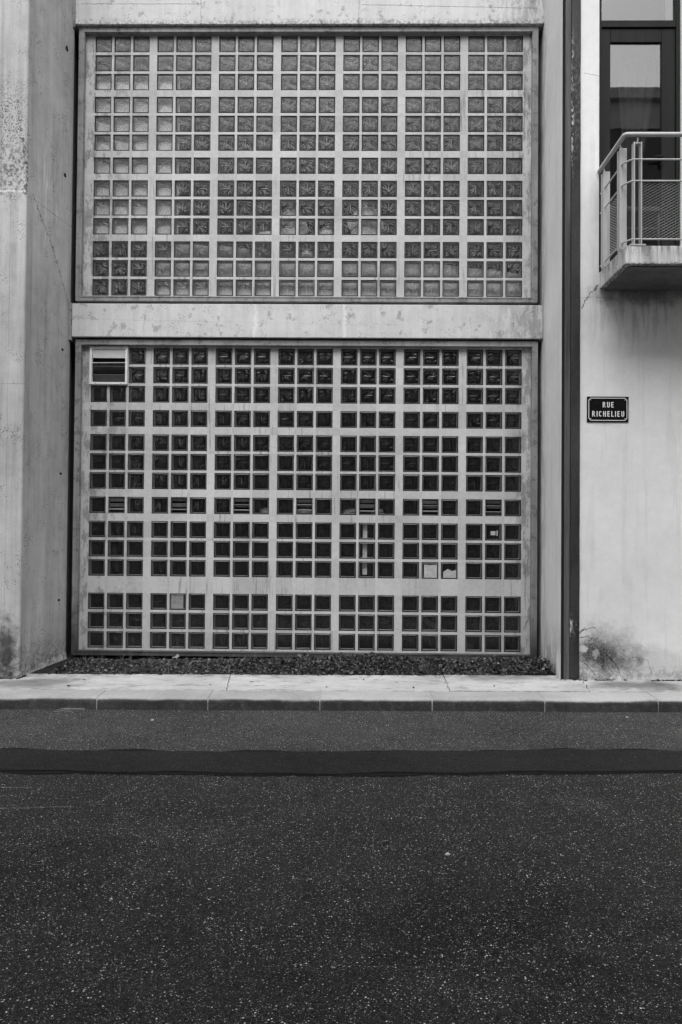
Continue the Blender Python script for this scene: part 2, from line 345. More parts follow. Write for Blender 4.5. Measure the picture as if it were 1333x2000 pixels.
def pave_mat():
    m = Mat('pavement_concrete')
    x, y, z = m.xyz()
    c = m.add(0.47, m.mul(m.sub(m.noise(1.6,5,0.65),0.5), 0.22)); c = m.add(c, m.mul(m.sub(m.noise(14,6,0.7,st=(0.4,1,1)),0.5), 0.20)); c = m.add(c, m.mul(m.sub(m.noise(150,3,0.7),0.5), 0.14))
    d = m.mul(m.blob(-3.1, 7.72, 0.55, 0.28, 0.5, 4, 0.8, ax=(0,1)), 0.55); e = m.mul(m.blob(2.75, 7.72, 0.55, 0.25, 0.5, 4, 0.8, ax=(0,1)), 0.62)
    f = m.mul(m.blob(1.5, 8.0, 0.8, 0.18, 0.6, 4, 0.8, ax=(0,1)), 0.4); g = m.mul(m.mr(y, 7.95, 8.12, 0.0, 1.0), m.mr(m.noise(9,5,0.7),0.45,0.65,0.0,0.5))
    gum = m.mr(m.noise(7,5,0.75,st=(0.5,1,1),off=(4,8,1)), 0.56, 0.74, 0.0, 0.38); spots = m.mr(m.noise(34,3,0.6,off=(1,2,9)), 0.74, 0.80, 0.0, 0.45)
    edge = m.mul(m.mr(y, 7.41, 7.47, 1.0, 0.0), m.mr(m.noise(11,5,0.7,off=(6,6,6)), 0.4, 0.62, 0.0, 0.45))
    for k in (d,e,f,g,gum,spots,edge): c = m.mul(c, m.sub(1.0, k))
    return m.bsdf(m.op('MAXIMUM',c,0.04), 0.85, m.bump(m.noise(60,5,0.7), 0.3, 0.006), spec=0.25)
M_pave = pave_mat()
def kerb_mat():
    m = Mat('kerb_concrete'); x, y, z = m.xyz()
    zz = m.sub(z, m.mul(x, 0.0071))
    grime = m.mul(m.mr(m.add(zz, m.mul(m.sub(m.noise(2.6,4,0.6),0.5), 0.025)), 0.080, 0.102, 1.0, 0.0), m.mr(m.noise(16,6,0.75,off=(8,1,1)), 0.15, 0.5, 0.86, 1.0))   # splashed face
    c = m.add(0.38, m.mul(m.sub(m.noise(2.2,5,0.65),0.5), 0.20)); c = m.add(c, m.mul(m.sub(m.noise(40,5,0.7),0.5), 0.16)); c = m.add(c, m.mul(m.sub(m.rand(),0.5),0.08))
    g = m.add(0.044, m.mul(m.sub(m.noise(6,6,0.7,off=(3,3,3)),0.5), 0.06)); g = m.add(g, m.mul(m.sub(m.noise(120,3,0.7),0.5), 0.08))
    c = m.lerp(grime, c, g)
    return m.bsdf(m.op('MAXIMUM',c,0.03), 0.85, m.bump(m.noise(70,5,0.7), 0.35, 0.006), spec=0.25)
M_kerb = kerb_mat()
def simple(name, base, var=0.3, scale=12, rough=0.7, spec=0.3, bump=0.15, metal=0.0, st=(1,1,1), rnd=0.0):
    m = Mat(name)
    k = m.add(1.0, m.mul(m.sub(m.noise(scale,5,0.65,st=st),0.5), var*2)); k = m.add(k, m.mul(m.sub(m.noise(scale*9,3,0.7,st=st),0.5), var))
    if rnd: k = m.add(k, m.mul(m.sub(m.rand(),0.5), rnd))
    return m.bsdf(m.op('MAXIMUM', m.mul(k, base), 0.004), rough, m.bump(m.noise(scale*5,4,0.7,st=st), bump, 0.004), metal, spec)
M_mortar = simple('kerb_mortar', 0.36, 0.3, 30)
M_soil = simple('soil', 0.028, 0.5, 14, 0.95, 0.1, 0.8)
M_dark = simple('dark_interior', 0.05, 0.2, 4, 0.9, 0.1)  # dark tone adds to the gloom of rooms and side gaps
M_gap = simple('dark_joint', 0.02, 0.3, 20, 0.9, 0.1)
M_rim = simple('block_edge_glass', 0.075, 0.25, 30, 0.25, 0.6, 0.1, rnd=0.3)
M_side = simple('block_side_glass', 0.20, 0.2, 20, 0.3, 0.5, 0.1)
M_rail = simple('galvanised_paint', 0.42, 0.12, 10, 0.45, 0.5, 0.05)
M_wood = simple('dark_varnished_wood', 0.012, 0.5, 10, 0.6, 0.15, 0.2, st=(1,1,0.06))
M_vent = simple('vent_paint', 0.66, 0.12, 14, 0.5, 0.4, 0.05)
M_ventdark = simple('vent_dark_blade', 0.10, 0.3, 14, 0.6, 0.3, 0.1)
M_louvre = simple('louvre_glass', 0.15, 0.4, 40, 0.3, 0.5, 0.2)
M_curtain = simple('curtain_cloth', 0.10, 0.2, 6, 0.9, 0.1)
M_board = simple('pale_board', 0.42, 0.14, 3, 0.8, 0.2, 0.1)
M_cloth = simple('white_cloth', 0.55, 0.12, 12, 0.9, 0.1, 0.5)
M_signblack = simple('sign_enamel', 0.008, 0.3, 3, 0.18, 0.5, 0.01)
M_signwhite = simple('sign_lettering', 0.72, 0.05, 20, 0.3, 0.4, 0.01)
M_stripmid = simple('strip_painted_metal', 0.075, 0.9, 9, 0.7, 0.3, 0.2, st=(1,1,0.05))
M_leafdry = simple('dry_leaf', 0.05, 0.4, 60, 0.8, 0.2)
M_straw = simple('dry_straw', 0.42, 0.3, 60, 0.8, 0.2)
M_scrap = simple('dirty_paper', 0.26, 0.3, 30, 0.85, 0.2, 0.4)
M_paper = simple('paper', 0.46, 0.3, 30, 0.8, 0.2, 0.4)
M_farwall = simple('opposite_render', 0.09, 0.25, 2, 0.85, 0.2)
M_farband = simple('opposite_cornice', 0.34, 0.15, 2, 0.85, 0.2)
def rusty():
    m = Mat('peeling_plate')
    c = m.add(0.032, m.mul(m.sub(m.noise(3,6,0.7,st=(1,1,0.35)),0.5), 0.065)); c = m.add(c, m.mul(m.sub(m.noise(60,4,0.7),0.5),0.03))
    x, y, z = m.xyz()
    zone = m.op('MAXIMUM', m.mr(m.op('ABSOLUTE', m.sub(z, 5.9)), 0.2, 0.9, 1.0, 0.0), m.mr(m.op('ABSOLUTE', m.sub(z, 0.66)), 0.02, 0.16, 1.0, 0.0))
    edge = m.mr(x, 2.155, 2.185, 1.0, 0.1); pe = m.mr(m.noise(38,6,0.75,st=(1,1,0.5)), 0.52, 0.58)
    pk = m.mul(m.mul(pe, zone), edge); tiny = m.mul(m.mr(m.noise(90,3,0.7,off=(3,1,1)), 0.80, 0.84), 0.5)
    c = m.lerp(m.op('MAXIMUM', pk, tiny), c, 0.55)
    return m.bsdf(m.op('MAXIMUM',c,0.01), 0.7, m.bump(m.add(m.noise(30,6,0.7), pk), 0.5, 0.006), spec=0.3)
M_plate = rusty()
def glass(name, ior, tint, bumpk=0.0, scale=20, rough=0.03, milk=0.0):
    m = Mat(name)
    lw = m.n('ShaderNodeLayerWeight'); lw.inputs['Blend'].default_value = 0.5; f0 = ((ior-1)/(ior+1))**2      # Schlick, same from both sides of the pane
    fac = m.add(f0, m.mul(m.op('POWER', lw.outputs['Facing'], 5.0), 1-f0))
    gl = m.n('ShaderNodeBsdfGlossy'); gl.inputs['Roughness'].default_value = rough; gl.inputs['Color'].default_value = (1,1,1,1)
    tr = m.n('ShaderNodeBsdfTransparent'); tr.inputs['Color'].default_value = (tint,tint,tint,1)
    if bumpk:
        b = m.bump(m.noise(scale,3,0.5,v=m.obj()), bumpk, 0.02); m.put(gl.inputs['Normal'], b); m.put(lw.inputs['Normal'], b)
    base = tr.outputs[0]
    if milk:
        df = m.n('ShaderNodeBsdfDiffuse'); df.inputs['Color'].default_value = (0.5,0.5,0.5,1)
        q0 = m.n('ShaderNodeMixShader'); m.put(q0.inputs[0], m.mul(milk, m.add(0.4, m.mul(m.noise(14,4,0.7),1.2)))); m.put(q0.inputs[1], base); m.put(q0.inputs[2], df.outputs[0]); base = q0.outputs[0]
    q = m.n('ShaderNodeMixShader'); m.put(q.inputs[0], fac); m.put(q.inputs[1], base); m.put(q.inputs[2], gl.outputs[0])
    m.put(m.out.inputs['Surface'], q.outputs[0]); return m.mat
M_glass = glass('block_glass', 1.50, 1.0, 0.20, 16, 0.22, 0.004)
M_vein = glass('block_glass_vein', 1.8, 1.0, 0.0, 16, 0.22, 0.025)  # slight milk paints skylight on the ridges
M_lip = glass('block_glass_lip', 1.8, 1.0, 0.0, 16, 0.3, 0.10)  # milk paints the bright line of sky along the lip
M_glass_dusty = glass('dusty_block_glass', 1.52, 1.0, 0.20, 16, 0.27, 0.016)
M_vein_skylit = glass('skylit_block_glass_vein', 1.75, 0.95, 0.0, 16, 0.28, 0.24)  # dust, and milk painting in the skylight the ridges catch
M_door_glass = glass('door_glass', 2.05, 0.8, 0.003, 3, 0.01)
def leafmat():
    m = Mat('weed_leaves'); at = m.n('ShaderNodeAttribute'); at.attribute_name = 'cell'
    c = m.add(0.012, m.mul(at.outputs['Fac'], 0.12))
    return m.bsdf(c, 0.55, spec=0.35)
M_weed = leafmat()
M_rosette = simple('rosette_leaves', 0.06, 0.4, 40, 0.55, 0.3, 0.2, rnd=0.7)
M_tintline = None

GS = 0.0071                                   # the street falls gently to the left
def gz(x): return GS*x

# ================================================================== SETTING
# ground sheet with the road on it
b = MB(); b.face([(-300,-300,-0.16-GS*300),(300,-300,-0.16+GS*300),(300,300,-0.16+GS*300),(-300,300,-0.16-GS*300)])
tag(b.build('ground', M_soil), kind='structure')
b = MB(); b.face([(-60,-1.2,gz(-60)),(60,-1.2,gz(60)),(60,7.16,gz(60)),(-60,7.16,gz(-60))])
road = tag(b.build('road', M_asphalt), kind='structure')

def strip(name, top, bot, z, mat, x0=-16, x1=16, n=420, wob=0.012, seed=0):
    b = MB(); pts = []
    def ip(tab, x):
        if x <= tab[0][0]: return tab[0][1]
        for (xa,ya),(xb,yb) in zip(tab, tab[1:]):
            if x <= xb:
                t = (x-xa)/(xb-xa); t = t*t*(3-2*t); return ya+(yb-ya)*t
        return tab[-1][1]
    for k in range(n+1):
        x = x0+(x1-x0)*k/n
        w1 = mnoise.noise((x*2.2, seed, 0))*wob*2 + mnoise.noise((x*14, seed, 5))*wob*0.5; w2 = mnoise.noise((x*2.2, seed+7, 0))*wob*2 + mnoise.noise((x*14, seed+7, 5))*wob*0.5
        pts.append((x, ip(bot,x)+w2, ip(top,x)+w1))
    for (xa,a0,a1),(xb,b0,b1) in zip(pts, pts[1:]):
        b.face([(xa,a0,z+gz(xa)),(xb,b0,z+gz(xb)),(xb,b1,z+gz(xb)),(xa,a1,z+gz(xa))])
    return b.build(name, mat)
TOP = [(-2.6,5.815),(-1.8,5.80),(-1.05,5.78),(-0.08,5.80),(0.8,5.84),(1.56,5.88),(2.44,5.87)]
BOT = [(-2.4,5.30),(-1.64,5.285),(-0.96,5.27),(-0.07,5.265),(0.73,5.31),(1.41,5.335),(2.3,5.38)]
tag(strip('tar_seam', [(x,y+0.02) for x,y in TOP], [(x,y-0.025) for x,y in BOT], 0.004, M_tar, wob=0.042, seed=3), kind='structure')
tag(strip('road_patch', [(x,y-0.005) for x,y in TOP], [(x,y+0.02) for x,y in BOT], 0.008, M_patch, wob=0.018, seed=11), kind='structure')

# kerb: stones one metre long with mortar joints
kerb = tag(empty('kerb', (0,7.25,0)), kind='structure')
prof = [(7.11,-0.12),(7.112,0.070),(7.118,0.088),(7.130,0.101),(7.150,0.109),(7.40,0.116),(7.40,-0.12)]
def kerb_mesh(name, L, mat, shrink=0.0):
    b = MB(); n = len(prof); pr = [(y-7.25+(shrink if k<5 else 0), z-shrink if k in (3,4,5) else z) for k,(y,z) in enumerate(prof)]
    for k in range(n):
        l = (k+1) % n; (y0,z0),(y1,z1) = pr[k], pr[l]
        b.face([(-L/2,y0,z0-GS*L/2),(-L/2,y1,z1-GS*L/2),(L/2,y1,z1+GS*L/2),(L/2,y0,z0+GS*L/2)][::-1])
    b.face([(-L/2,y,z-GS*L/2) for y,z in pr]); b.face([(L/2,y,z+GS*L/2) for y,z in reversed(pr)])
    return b.mesh(name, mat)
ks = [kerb_mesh('kerb_stone', L, M_kerb) for L in (0.988,0.984,0.990)]; km = kerb_mesh('kerb_mortar', 0.06, M_mortar, 0.005)
for k in range(-9, 10):
    x = -0.283+k*0.998; xc = x+0.499
    o = place('kerb_stone', ks[k%3], (xc, 7.25+random.uniform(-.002,.002), gz(xc)+random.uniform(-.0015,.0015)), kerb, (0,0,random.uniform(-.002,.002)))
    place('kerb_joint', km, (x, 7.25, gz(x)), kerb)

# pavement slabs parted by ragged cracks
pave = tag(empty('pavement', (0,7.8,0.12)), kind='structure')
def crack_line(x0, x1, seed):
    return [(x0+(x1-x0)*t/12 + mnoise.noise((t*0.9,seed,0))*0.025 + mnoise.noise((t*3.1,seed,4))*0.008, 7.409+(8.13-7.409)*t/12) for t in range(13)]
cl = [[(-16,7.409),(-16,8.13)], crack_line(-1.165,-1.235,1), crack_line(0.905,0.93,2), crack_line(2.20,2.30,3), [(16,7.409),(16,8.13)]]
for i in range(4):
    L, Rr = cl[i], cl[i+1]
    g = 0.004
    low = [(x+g,y) for x,y in L]; hi = [(x-g,y) for x,y in Rr]
    poly = [low[0]] + [hi[0]] + hi[1:] + list(reversed(low[1:]))
    b = MB(); n = len(poly); top = [(x,y,0.113+(y-7.4)*0.022+gz(x)+(0.004 if i==2 else 0)) for x,y in poly]
    b.face(top); 
    for k in range(n):
        l = (k+1)%n; a, c = top[k], top[l]
        b.face([c, a, (a[0],a[1],a[2]-0.08), (c[0],c[1],c[2]-0.08)])
    b.build('paving_slab', M_pave, pave)
b = MB(); b.face([(-16,7.39,0.085+gz(-16)),(16,7.39,0.085+gz(16)),(16,8.3,0.10+gz(16)),(-16,8.3,0.10+gz(-16))])
b.build('pavement_bed', M_gap, pave)

# soil bed between pavement and facade
b = MB(); nx, ny = 110, 14
def soilz(x, y):
    t = (y-8.12)/(9.15-8.12)
    h = 0.128 + 0.035*min(1,t*2.5) + mnoise.noise((x*3,y*3,0))*0.016 + mnoise.noise((x*11,y*11,3))*0.007
    return h + gz(x)
for i in range(nx):
    for j in range(ny):
        xa, xb = -3.35+5.5*i/nx, -3.35+5.5*(i+1)/nx; ya, yb = 8.125+1.03*j/ny, 8.125+1.03*(j+1)/ny
        b.face([(xa,ya,soilz(xa,ya)),(xb,ya,soilz(xb,ya)),(xb,yb,soilz(xb,yb)),(xa,yb,soilz(xa,yb))])
tag(b.build('soil_bed', M_soil), kind='structure')

# ================================================================== CONCRETE FRAME OF THE BUILDING
# left pillar: front, short return, splayed inner face
p = tag(empty('concrete_pillar', (-3.8,7.9,0)), 'tall grey concrete pillar with splayed inner face and dark stains', 'pillar')
b = MB(); TZ = 9.6
plan = [(-4.4,7.90),(-3.318,7.90),(-3.306,7.912),(-3.315,8.08),(-3.195,8.86),(-3.205,8.89),(-3.30,9.3),(-4.4,9.3)]
b.zprism(plan, -0.15, 4.98)
planu = [(-4.4,7.915),(-3.60,7.915),(-3.575,7.935),(-3.55,7.922),(-3.332,7.918),(-3.320,7.93),(-3.315,8.08),(-3.195,8.86),(-3.205,8.89),(-3.30,9.3),(-4.4,9.3)]
b.zprism(planu, 4.98, TZ)
b.build('shaft', M_pillar, p, bevel=0.006)
# worn lip where the upper lift of the pour begins
b = MB(); prev = None
for k in range(41):
    x = -4.4+(1.075)*k/40; w = 0.012+0.010*mnoise.noise((x*9,0,0)); h = 0.02+0.018*mnoise.noise((x*7,3,0))
    cur = [(x,7.918,4.975),(x,7.918-w,4.972+0.3*h),(x,7.918,4.985+abs(h))]
    if prev:
        b.face([prev[0],cur[0],cur[1],prev[1]]); b.face([prev[1],cur[1],cur[2],prev[2]])
    prev = cur
b.build('pour_lip', M_pillar, p)
# sloping foot along the inner face
b = MB(); seg = 40; prev = None
for k in range(seg+1):
    t = k/seg; x0 = -3.315+0.120*t; y = 8.08+0.78*t; g0 = gz(-3.3)
    w = (0.015+0.11*min(1,t*2.2)*(1-0.35*t))*(1+0.12*mnoise.noise((t*11,1,1))); h = 0.06+0.05*t+0.010*mnoise.noise((t*13,5,1)); base = 0.118+0.03*t+g0
    cur = []
    for q in range(7):
        u = q/6; r = 0.008*mnoise.noise((t*16,u*5,2))*math.sin(u*math.pi)
        cur.append((x0-0.004+(w+0.004)*u, y-0.02*u, base-0.05+(h+0.05)*(1-u)**2.2+r))
    if prev:
        for q in range(6): b.face([prev[q],prev[q+1],cur[q+1],cur[q]])
    prev = cur
b.build('foot_fillet', M_pillar, p, smooth=True)
nrm = Vector((0.78,-0.12,0)).normalized()
for i, (z, sx, sz) in enumerate(((6.918,.012,.03),(5.502,.011,.024),(3.562,.010,.014),(2.194,.010,.012),(0.807,.010,.014))):
    y = 8.70; x = -3.315+0.120*(y-8.08)/0.78
    b = MB(); c0 = Vector((x,y,z)); tv = Vector((0.12,0.78,0)).normalized(); pts = []
    for k in range(9):
        a = 2*math.pi*k/9; rr = 1+0.4*mnoise.noise((k*1.7,i*3.1,0))
        pts.append(c0 + tv*math.cos(a)*sx*2.2*rr + Vector((0,0,1))*math.sin(a)*sz*rr)
    b.face([q+nrm*0.004 for q in pts]); 
    for k in range(9):
        l = (k+1)%9; b.face([pts[k]-nrm*0.01, pts[l]-nrm*0.01, pts[l]+nrm*0.004, pts[k]+nrm*0.004])
    b.build('tie_hole_disc', M_gap, p)  # dark discs stand in for the shaded tie holes
# wall going on to the left of the pillar (outside the frame)
b = MB(); b.box(-16,-4.42,8.6,9.3,-0.15,9.6)
tag(b.build('concrete_wall', M_plainconc), 'plain grey concrete wall beyond the tall pillar', 'wall')

# beams
p = tag(empty('concrete_beam', (-0.55,8.8,3.73)), 'pale concrete beam between the two glass block panels', 'beam')
b = MB(); b.box(-3.155,2.083,8.80,9.12,3.732,4.105); b.build('beam_body', M_beam, p, bevel=0.006)
b = MB(); b.box(-3.20,-3.160,8.815,9.10,3.70,4.115); b.build('end_plate', M_frame, p, bevel=0.003)
b = MB(); b.box(-3.12,2.05,8.835,9.1,3.715,3.728); b.build('gap_shade_strip', M_gap, p)  # dark strip painting the shade of the gap above the frame
p = tag(empty('concrete_beam', (-0.55,8.8,7.256)), 'pale concrete beam above the upper glass block panel', 'beam')
b = MB(); b.box(-3.165,2.092,8.80,9.12,7.257,9.6); b.build('beam_body', M_beam, p, bevel=0.006)
b = MB(); b.box(-3.205,-3.170,8.82,9.10,7.24,9.6); b.build('end_plate', M_frame, p, bevel=0.003)

# rooms behind the glass blocks
b = MB(); X0, X1, Y1 = -3.3, 2.35, 11.2
for z0, z1 in ((-0.1,3.85),(3.95,9.5)):
    b.face([(X0,Y1,z0),(X1,Y1,z0),(X1,Y1,z1),(X0,Y1,z1)]); b.face([(X0,9.1,z0),(X0,Y1,z0),(X0,Y1,z1),(X0,9.1,z1)])
    b.face([(X1,9.1,z0),(X1,Y1,z0),(X1,Y1,z1),(X1,9.1,z1)]); b.face([(X0,9.1,z0),(X1,9.1,z0),(X1,Y1,z0),(X0,Y1,z0)]); b.face([(X0,9.1,z1),(X1,9.1,z1),(X1,Y1,z1),(X0,Y1,z1)])
    b.face([(X0,9.13,z0),(-3.04,9.13,z0),(-3.04,9.13,z1),(X0,9.13,z1)]); b.face([(1.94,9.13,z0),(X1,9.13,z0),(X1,9.13,z1),(1.94,9.13,z1)])  # dark backing panels put the side gaps' shade into their colour
tag(b.build('interior_rooms', M_dark), kind='structure')

# ================================================================== GLASS BLOCK PANELS
YG = 8.90; BW = 0.187
COLS = [-2.966+0.7038*g+0.2145*c for g in range(7) for c in range(3)]
ROWS_U = [7.185,6.968,6.7515,6.489,6.2735,6.0585,5.7965,5.5355,5.3195,5.104,4.842,4.6265,4.4105]
ROWS_L = [3.631,3.418,3.202,2.930,2.657,2.4405,2.227,1.953,1.6815,1.4655,1.2495,0.875,0.660,0.444]

def make_block(relief=1.0, milky=False):
    """pressed glass block: dark bed joint, rounded rim, lip and a pane with raised veins"""
    b = MB(); h0, h1, h2, h3, h4 = 0.0935, 0.0878, 0.0815, 0.0795, 0.0770
    def ring(ha, ya, hb, yb, m):
        A = [(-ha,ya,-ha),(ha,ya,-ha),(ha,ya,ha),(-ha,ya,ha)]; B = [(-hb,yb,-hb),(hb,yb,-hb),(hb,yb,hb),(-hb,yb,hb)]
        for k in range(4):
            l = (k+1)%4; b.face([A[k],A[l],B[l],B[k]], m)
    ring(h0+0.001,0.013,h1,0.0125,1); ring(h1,0.0125,h1-0.003,0.006,2); ring(h1-0.003,0.006,h2,0.0045,2)
    ring(h2,0.0045,h3,0.0030,5); ring(h3,0.0030,h4,0.0085,5)
    b.face([(-h4,0.0085,-h4),(h4,0.0085,-h4),(h4,0.0085,h4),(-h4,0.0085,h4)], 0)
    ring(h4+0.001,0.0095,h4-0.002,0.056,3)
    S = h4*2
    veins = [[(0,-.24),(0,.02),(.01,.26),(-.10,.42)],[(.01,.26),(.11,.42)],[(-.08,.06),(-.20,.18),(-.28,.36)],[(-.12,-.06),(-.28,.04),(-.43,.20)],
             [(.08,-.02),(.20,.14),(.40,.34)],[(.05,-.22),(.18,-.02),(.44,.12)],[(.10,-.34),(.20,-.24),(.42,-.20)],[(-.44,-.14),(-.30,-.20),(-.14,-.30)],
             [(-.40,-.40),(-.24,-.34),(-.16,-.42)],[(-.43,.40),(-.36,.30)],[(.22,.44),(.30,.34)],[(.30,-.42),(.40,-.34)]]
    for vn in (veins if relief > 0 else []):
        n = len(vn); L = []; 
        for k,(x,z) in enumerate(vn):
            a = vn[max(k-1,0)]; c = vn[min(k+1,n-1)]; dx, dz = c[0]-a[0], c[1]-a[1]; q = math.hypot(dx,dz); nx_, nz_ = -dz/q, dx/q
            w = 0.0062*(1.0 if 0<k<n-1 else 0.45); e = 0.0042*relief*(1.0 if 0<k<n-1 else 0.4)
            L.append(((x*S+nx_*w,0.0083,z*S+nz_*w),(x*S,0.0083-e,z*S),(x*S-nx_*w,0.0083,z*S-nz_*w)))
        for A, B in zip(L, L[1:]):
            b.face([A[0],A[1],B[1],B[0]],4); b.face([A[1],A[2],B[2],B[1]],4)
    return b.mesh('glass_block', [M_glass_dusty if milky else M_glass, M_gap, M_rim, M_side, M_vein_skylit if milky else M_vein, M_lip])
ME_block = make_block(1.0, True); ME_block_soft = make_block(0.35); ME_block_faint = make_block(0.2)

def make_grid(name, rows, holes, x0, x1, z0, z1, parent):
    xs = sorted(set([x0,x1]+[round(c,4) for c in COLS]+[round(c+BW,4) for c in COLS]))
    zs = sorted(set([z0,z1]+[round(r,4) for r in rows]+[round(max(r-BW,z0),4) for r in rows]))
    def hole(x, z):
        for k,(a,c) in enumerate(holes):
            if a < x < a+BW and c-BW < z < c: return True
        return name == 'concrete_grid' and rows is ROWS_L and COLS[0] < x < COLS[1]+BW and ROWS_L[1]-BW < z < ROWS_L[0]
    b = MB(); vals = []
    nX, nZ = len(xs)-1, len(zs)-1
    H = [[hole((xs[i]+xs[i+1])/2,(zs[j]+zs[j+1])/2) for j in range(nZ)] for i in range(nX)]
    D = 0.06
    for i in range(nX):
        for j in range(nZ):
            xa, xb, za, zb = xs[i], xs[i+1], zs[j], zs[j+1]
            if not H[i][j]:
                dy = random.uniform(-0.0015,0.0015) if (xb-xa)*(zb-za) > 0.008 else 0
                b.face([(xa,YG,za),(xb,YG,za),(xb,YG,zb),(xa,YG,zb)]); vals.append(random.random()); continue
            e = 0.004
            def side(pts): b.face(pts); vals.append(0.5)
            if i == 0 or not H[i-1][j]: side([(xa,YG,za),(xa,YG,zb),(xa,YG+D,zb),(xa,YG+D,za)])
            if i == nX-1 or not H[i+1][j]: side([(xb,YG,zb),(xb,YG,za),(xb,YG+D,za),(xb,YG+D,zb)])
            if j == 0 or not H[i][j-1]: side([(xa,YG,za),(xa,YG+D,za),(xb,YG+D,za),(xb,YG,za)])
            if j == nZ-1 or not H[i][j+1]: side([(xa,YG,zb),(xb,YG,zb),(xb,YG+D,zb),(xa,YG+D,zb)])
    o = b.build(name, M_grid, parent)
    at = o.data.attributes.new('cell','FLOAT','FACE'); at.data.foreach_set('value', vals)
    return o
def make_frame(outer, inner, yf, parent):
    ox0,ox1,oz0,oz1 = outer; ix0,ix1,iz0,iz1 = inner
    O = [(ox0,oz0),(ox1,oz0),(ox1,oz1),(ox0,oz1)]; I = [(ix0,iz0),(ix1,iz0),(ix1,iz1),(ix0,iz1)]
    for k in range(4):
        l = (k+1)%4; b = MB(); g = 0.0006
        a0, a1, c1, c0 = Vector(O[k]), Vector(O[l]), Vector(I[l]), Vector(I[k])
        t = (a1-a0).normalized()*g
        q = [a0+t, a1-t, c1-t, c0+t]
        b.prism([tuple(v) for v in q], yf, YG+0.16)
        # shallow groove line on the face
        m0, m1 = a0.lerp(c0,0.72), a1.lerp(c1,0.72); n0, n1 = a0.lerp(c0,0.97), a1.lerp(c1,0.97)
        b.prism([tuple(v) for v in (m0+t, m1-t, n1-t, n0+t)], yf-0.006, yf-0.0005)
        b.build('frame_rail', M_frame, parent, bevel=0.002)

rng = random.Random(3)
# --- upper panel
pu = tag(empty('glass_block_panel', (-0.55,8.9,4.15)), 'upper panel of patterned glass blocks in a concrete grid, pale boards behind', 'window')
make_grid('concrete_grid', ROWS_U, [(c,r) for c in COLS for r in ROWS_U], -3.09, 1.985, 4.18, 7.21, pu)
make_frame((-3.136,2.032,4.147,7.253), (-3.072,1.967,4.203,7.191), 8.84, pu)
for r in ROWS_U:
    for c in COLS:
        place('glass_block', ME_block, (c+BW/2, YG+rng.uniform(0,0.003), r-BW/2), pu, (rng.uniform(-.012,.012), rng.choice((0,1,2,3))*math.pi/2, rng.uniform(-.012,.012)))
# --- lower panel
pl = tag(empty('glass_block_panel', (-0.55,8.9,0.19)), 'lower panel of dark glass blocks with a louvre row and a metal vent', 'window')
VENT = (-2.975,-2.546,3.212,3.642)
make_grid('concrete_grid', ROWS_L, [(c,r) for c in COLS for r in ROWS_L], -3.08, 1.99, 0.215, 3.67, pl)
make_frame((-3.126,2.038,0.185,3.713), (-3.062,1.973,0.238,3.650), 8.84, pl)
louvre_x = [COLS[3*g+1] for g in range(7)]
def slat_mesh():
    b = MB(); w, n = 0.084, 9
    for k in range(n):
        xa = -w+2*w*k/n; xb = xa+2*w/n; xm = (xa+xb)/2
        for (u,v) in ((xa,xm),(xm,xb)):
            ya, yb = (0.0 if u==xa else -0.004), (0.0 if v==xb else -0.004)
            b.face([(u,0.02+ya,-0.018),(v,0.02+yb,-0.018),(v,0.0+yb,0.020),(u,0.0+ya,0.020)][::1])
        b.face([(xa,0.0,0.020),(xb,0.0,0.020),(xb,0.008,0.023),(xa,0.008,0.023)])
    return b.mesh('slat', M_louvre)
ME_slat = slat_mesh()
def louvre_frame_mesh():
    b = MB()
    for x0,x1,z0,z1 in ((-.0925,-.086,-.0925,.0925),(.086,.0925,-.0925,.0925),(-.086,.086,-.0925,-.083),(-.086,.086,.086,.0925)): b.box(x0,x1,0.006,0.07,z0,z1)
    return b.mesh('louvre_frame', M_ventdark)
ME_lf = louvre_frame_mesh()
for ri, r in enumerate(ROWS_L):
    for ci, c in enumerate(COLS):
        if ri < 2 and ci < 2: continue
        cx, cz = c+BW/2, r-BW/2
        if ri == 7 and ci % 3 == 1:
            lf = place('louvre', ME_lf, (cx,YG,cz), pl)
            for k, dz in enumerate((0.058, 0.0, -0.060)):
                s = bpy.data.objects.new('slat', ME_slat); C.objects.link(s); s.parent = lf
                s.location = (0,0.016,dz+rng.uniform(-.006,.006)); s.rotation_euler = (rng.uniform(-0.1,0.45)+(0.5 if k==2 else 0), 0, rng.uniform(-.02,.02))
            continue
        place('glass_block', ME_block_soft if ri < 8 else ME_block_faint, (cx, YG+rng.uniform(0,0.003), cz), pl, (rng.uniform(-.012,.012), rng.choice((0,1,2,3))*math.pi/2, rng.uniform(-.012,.012)))
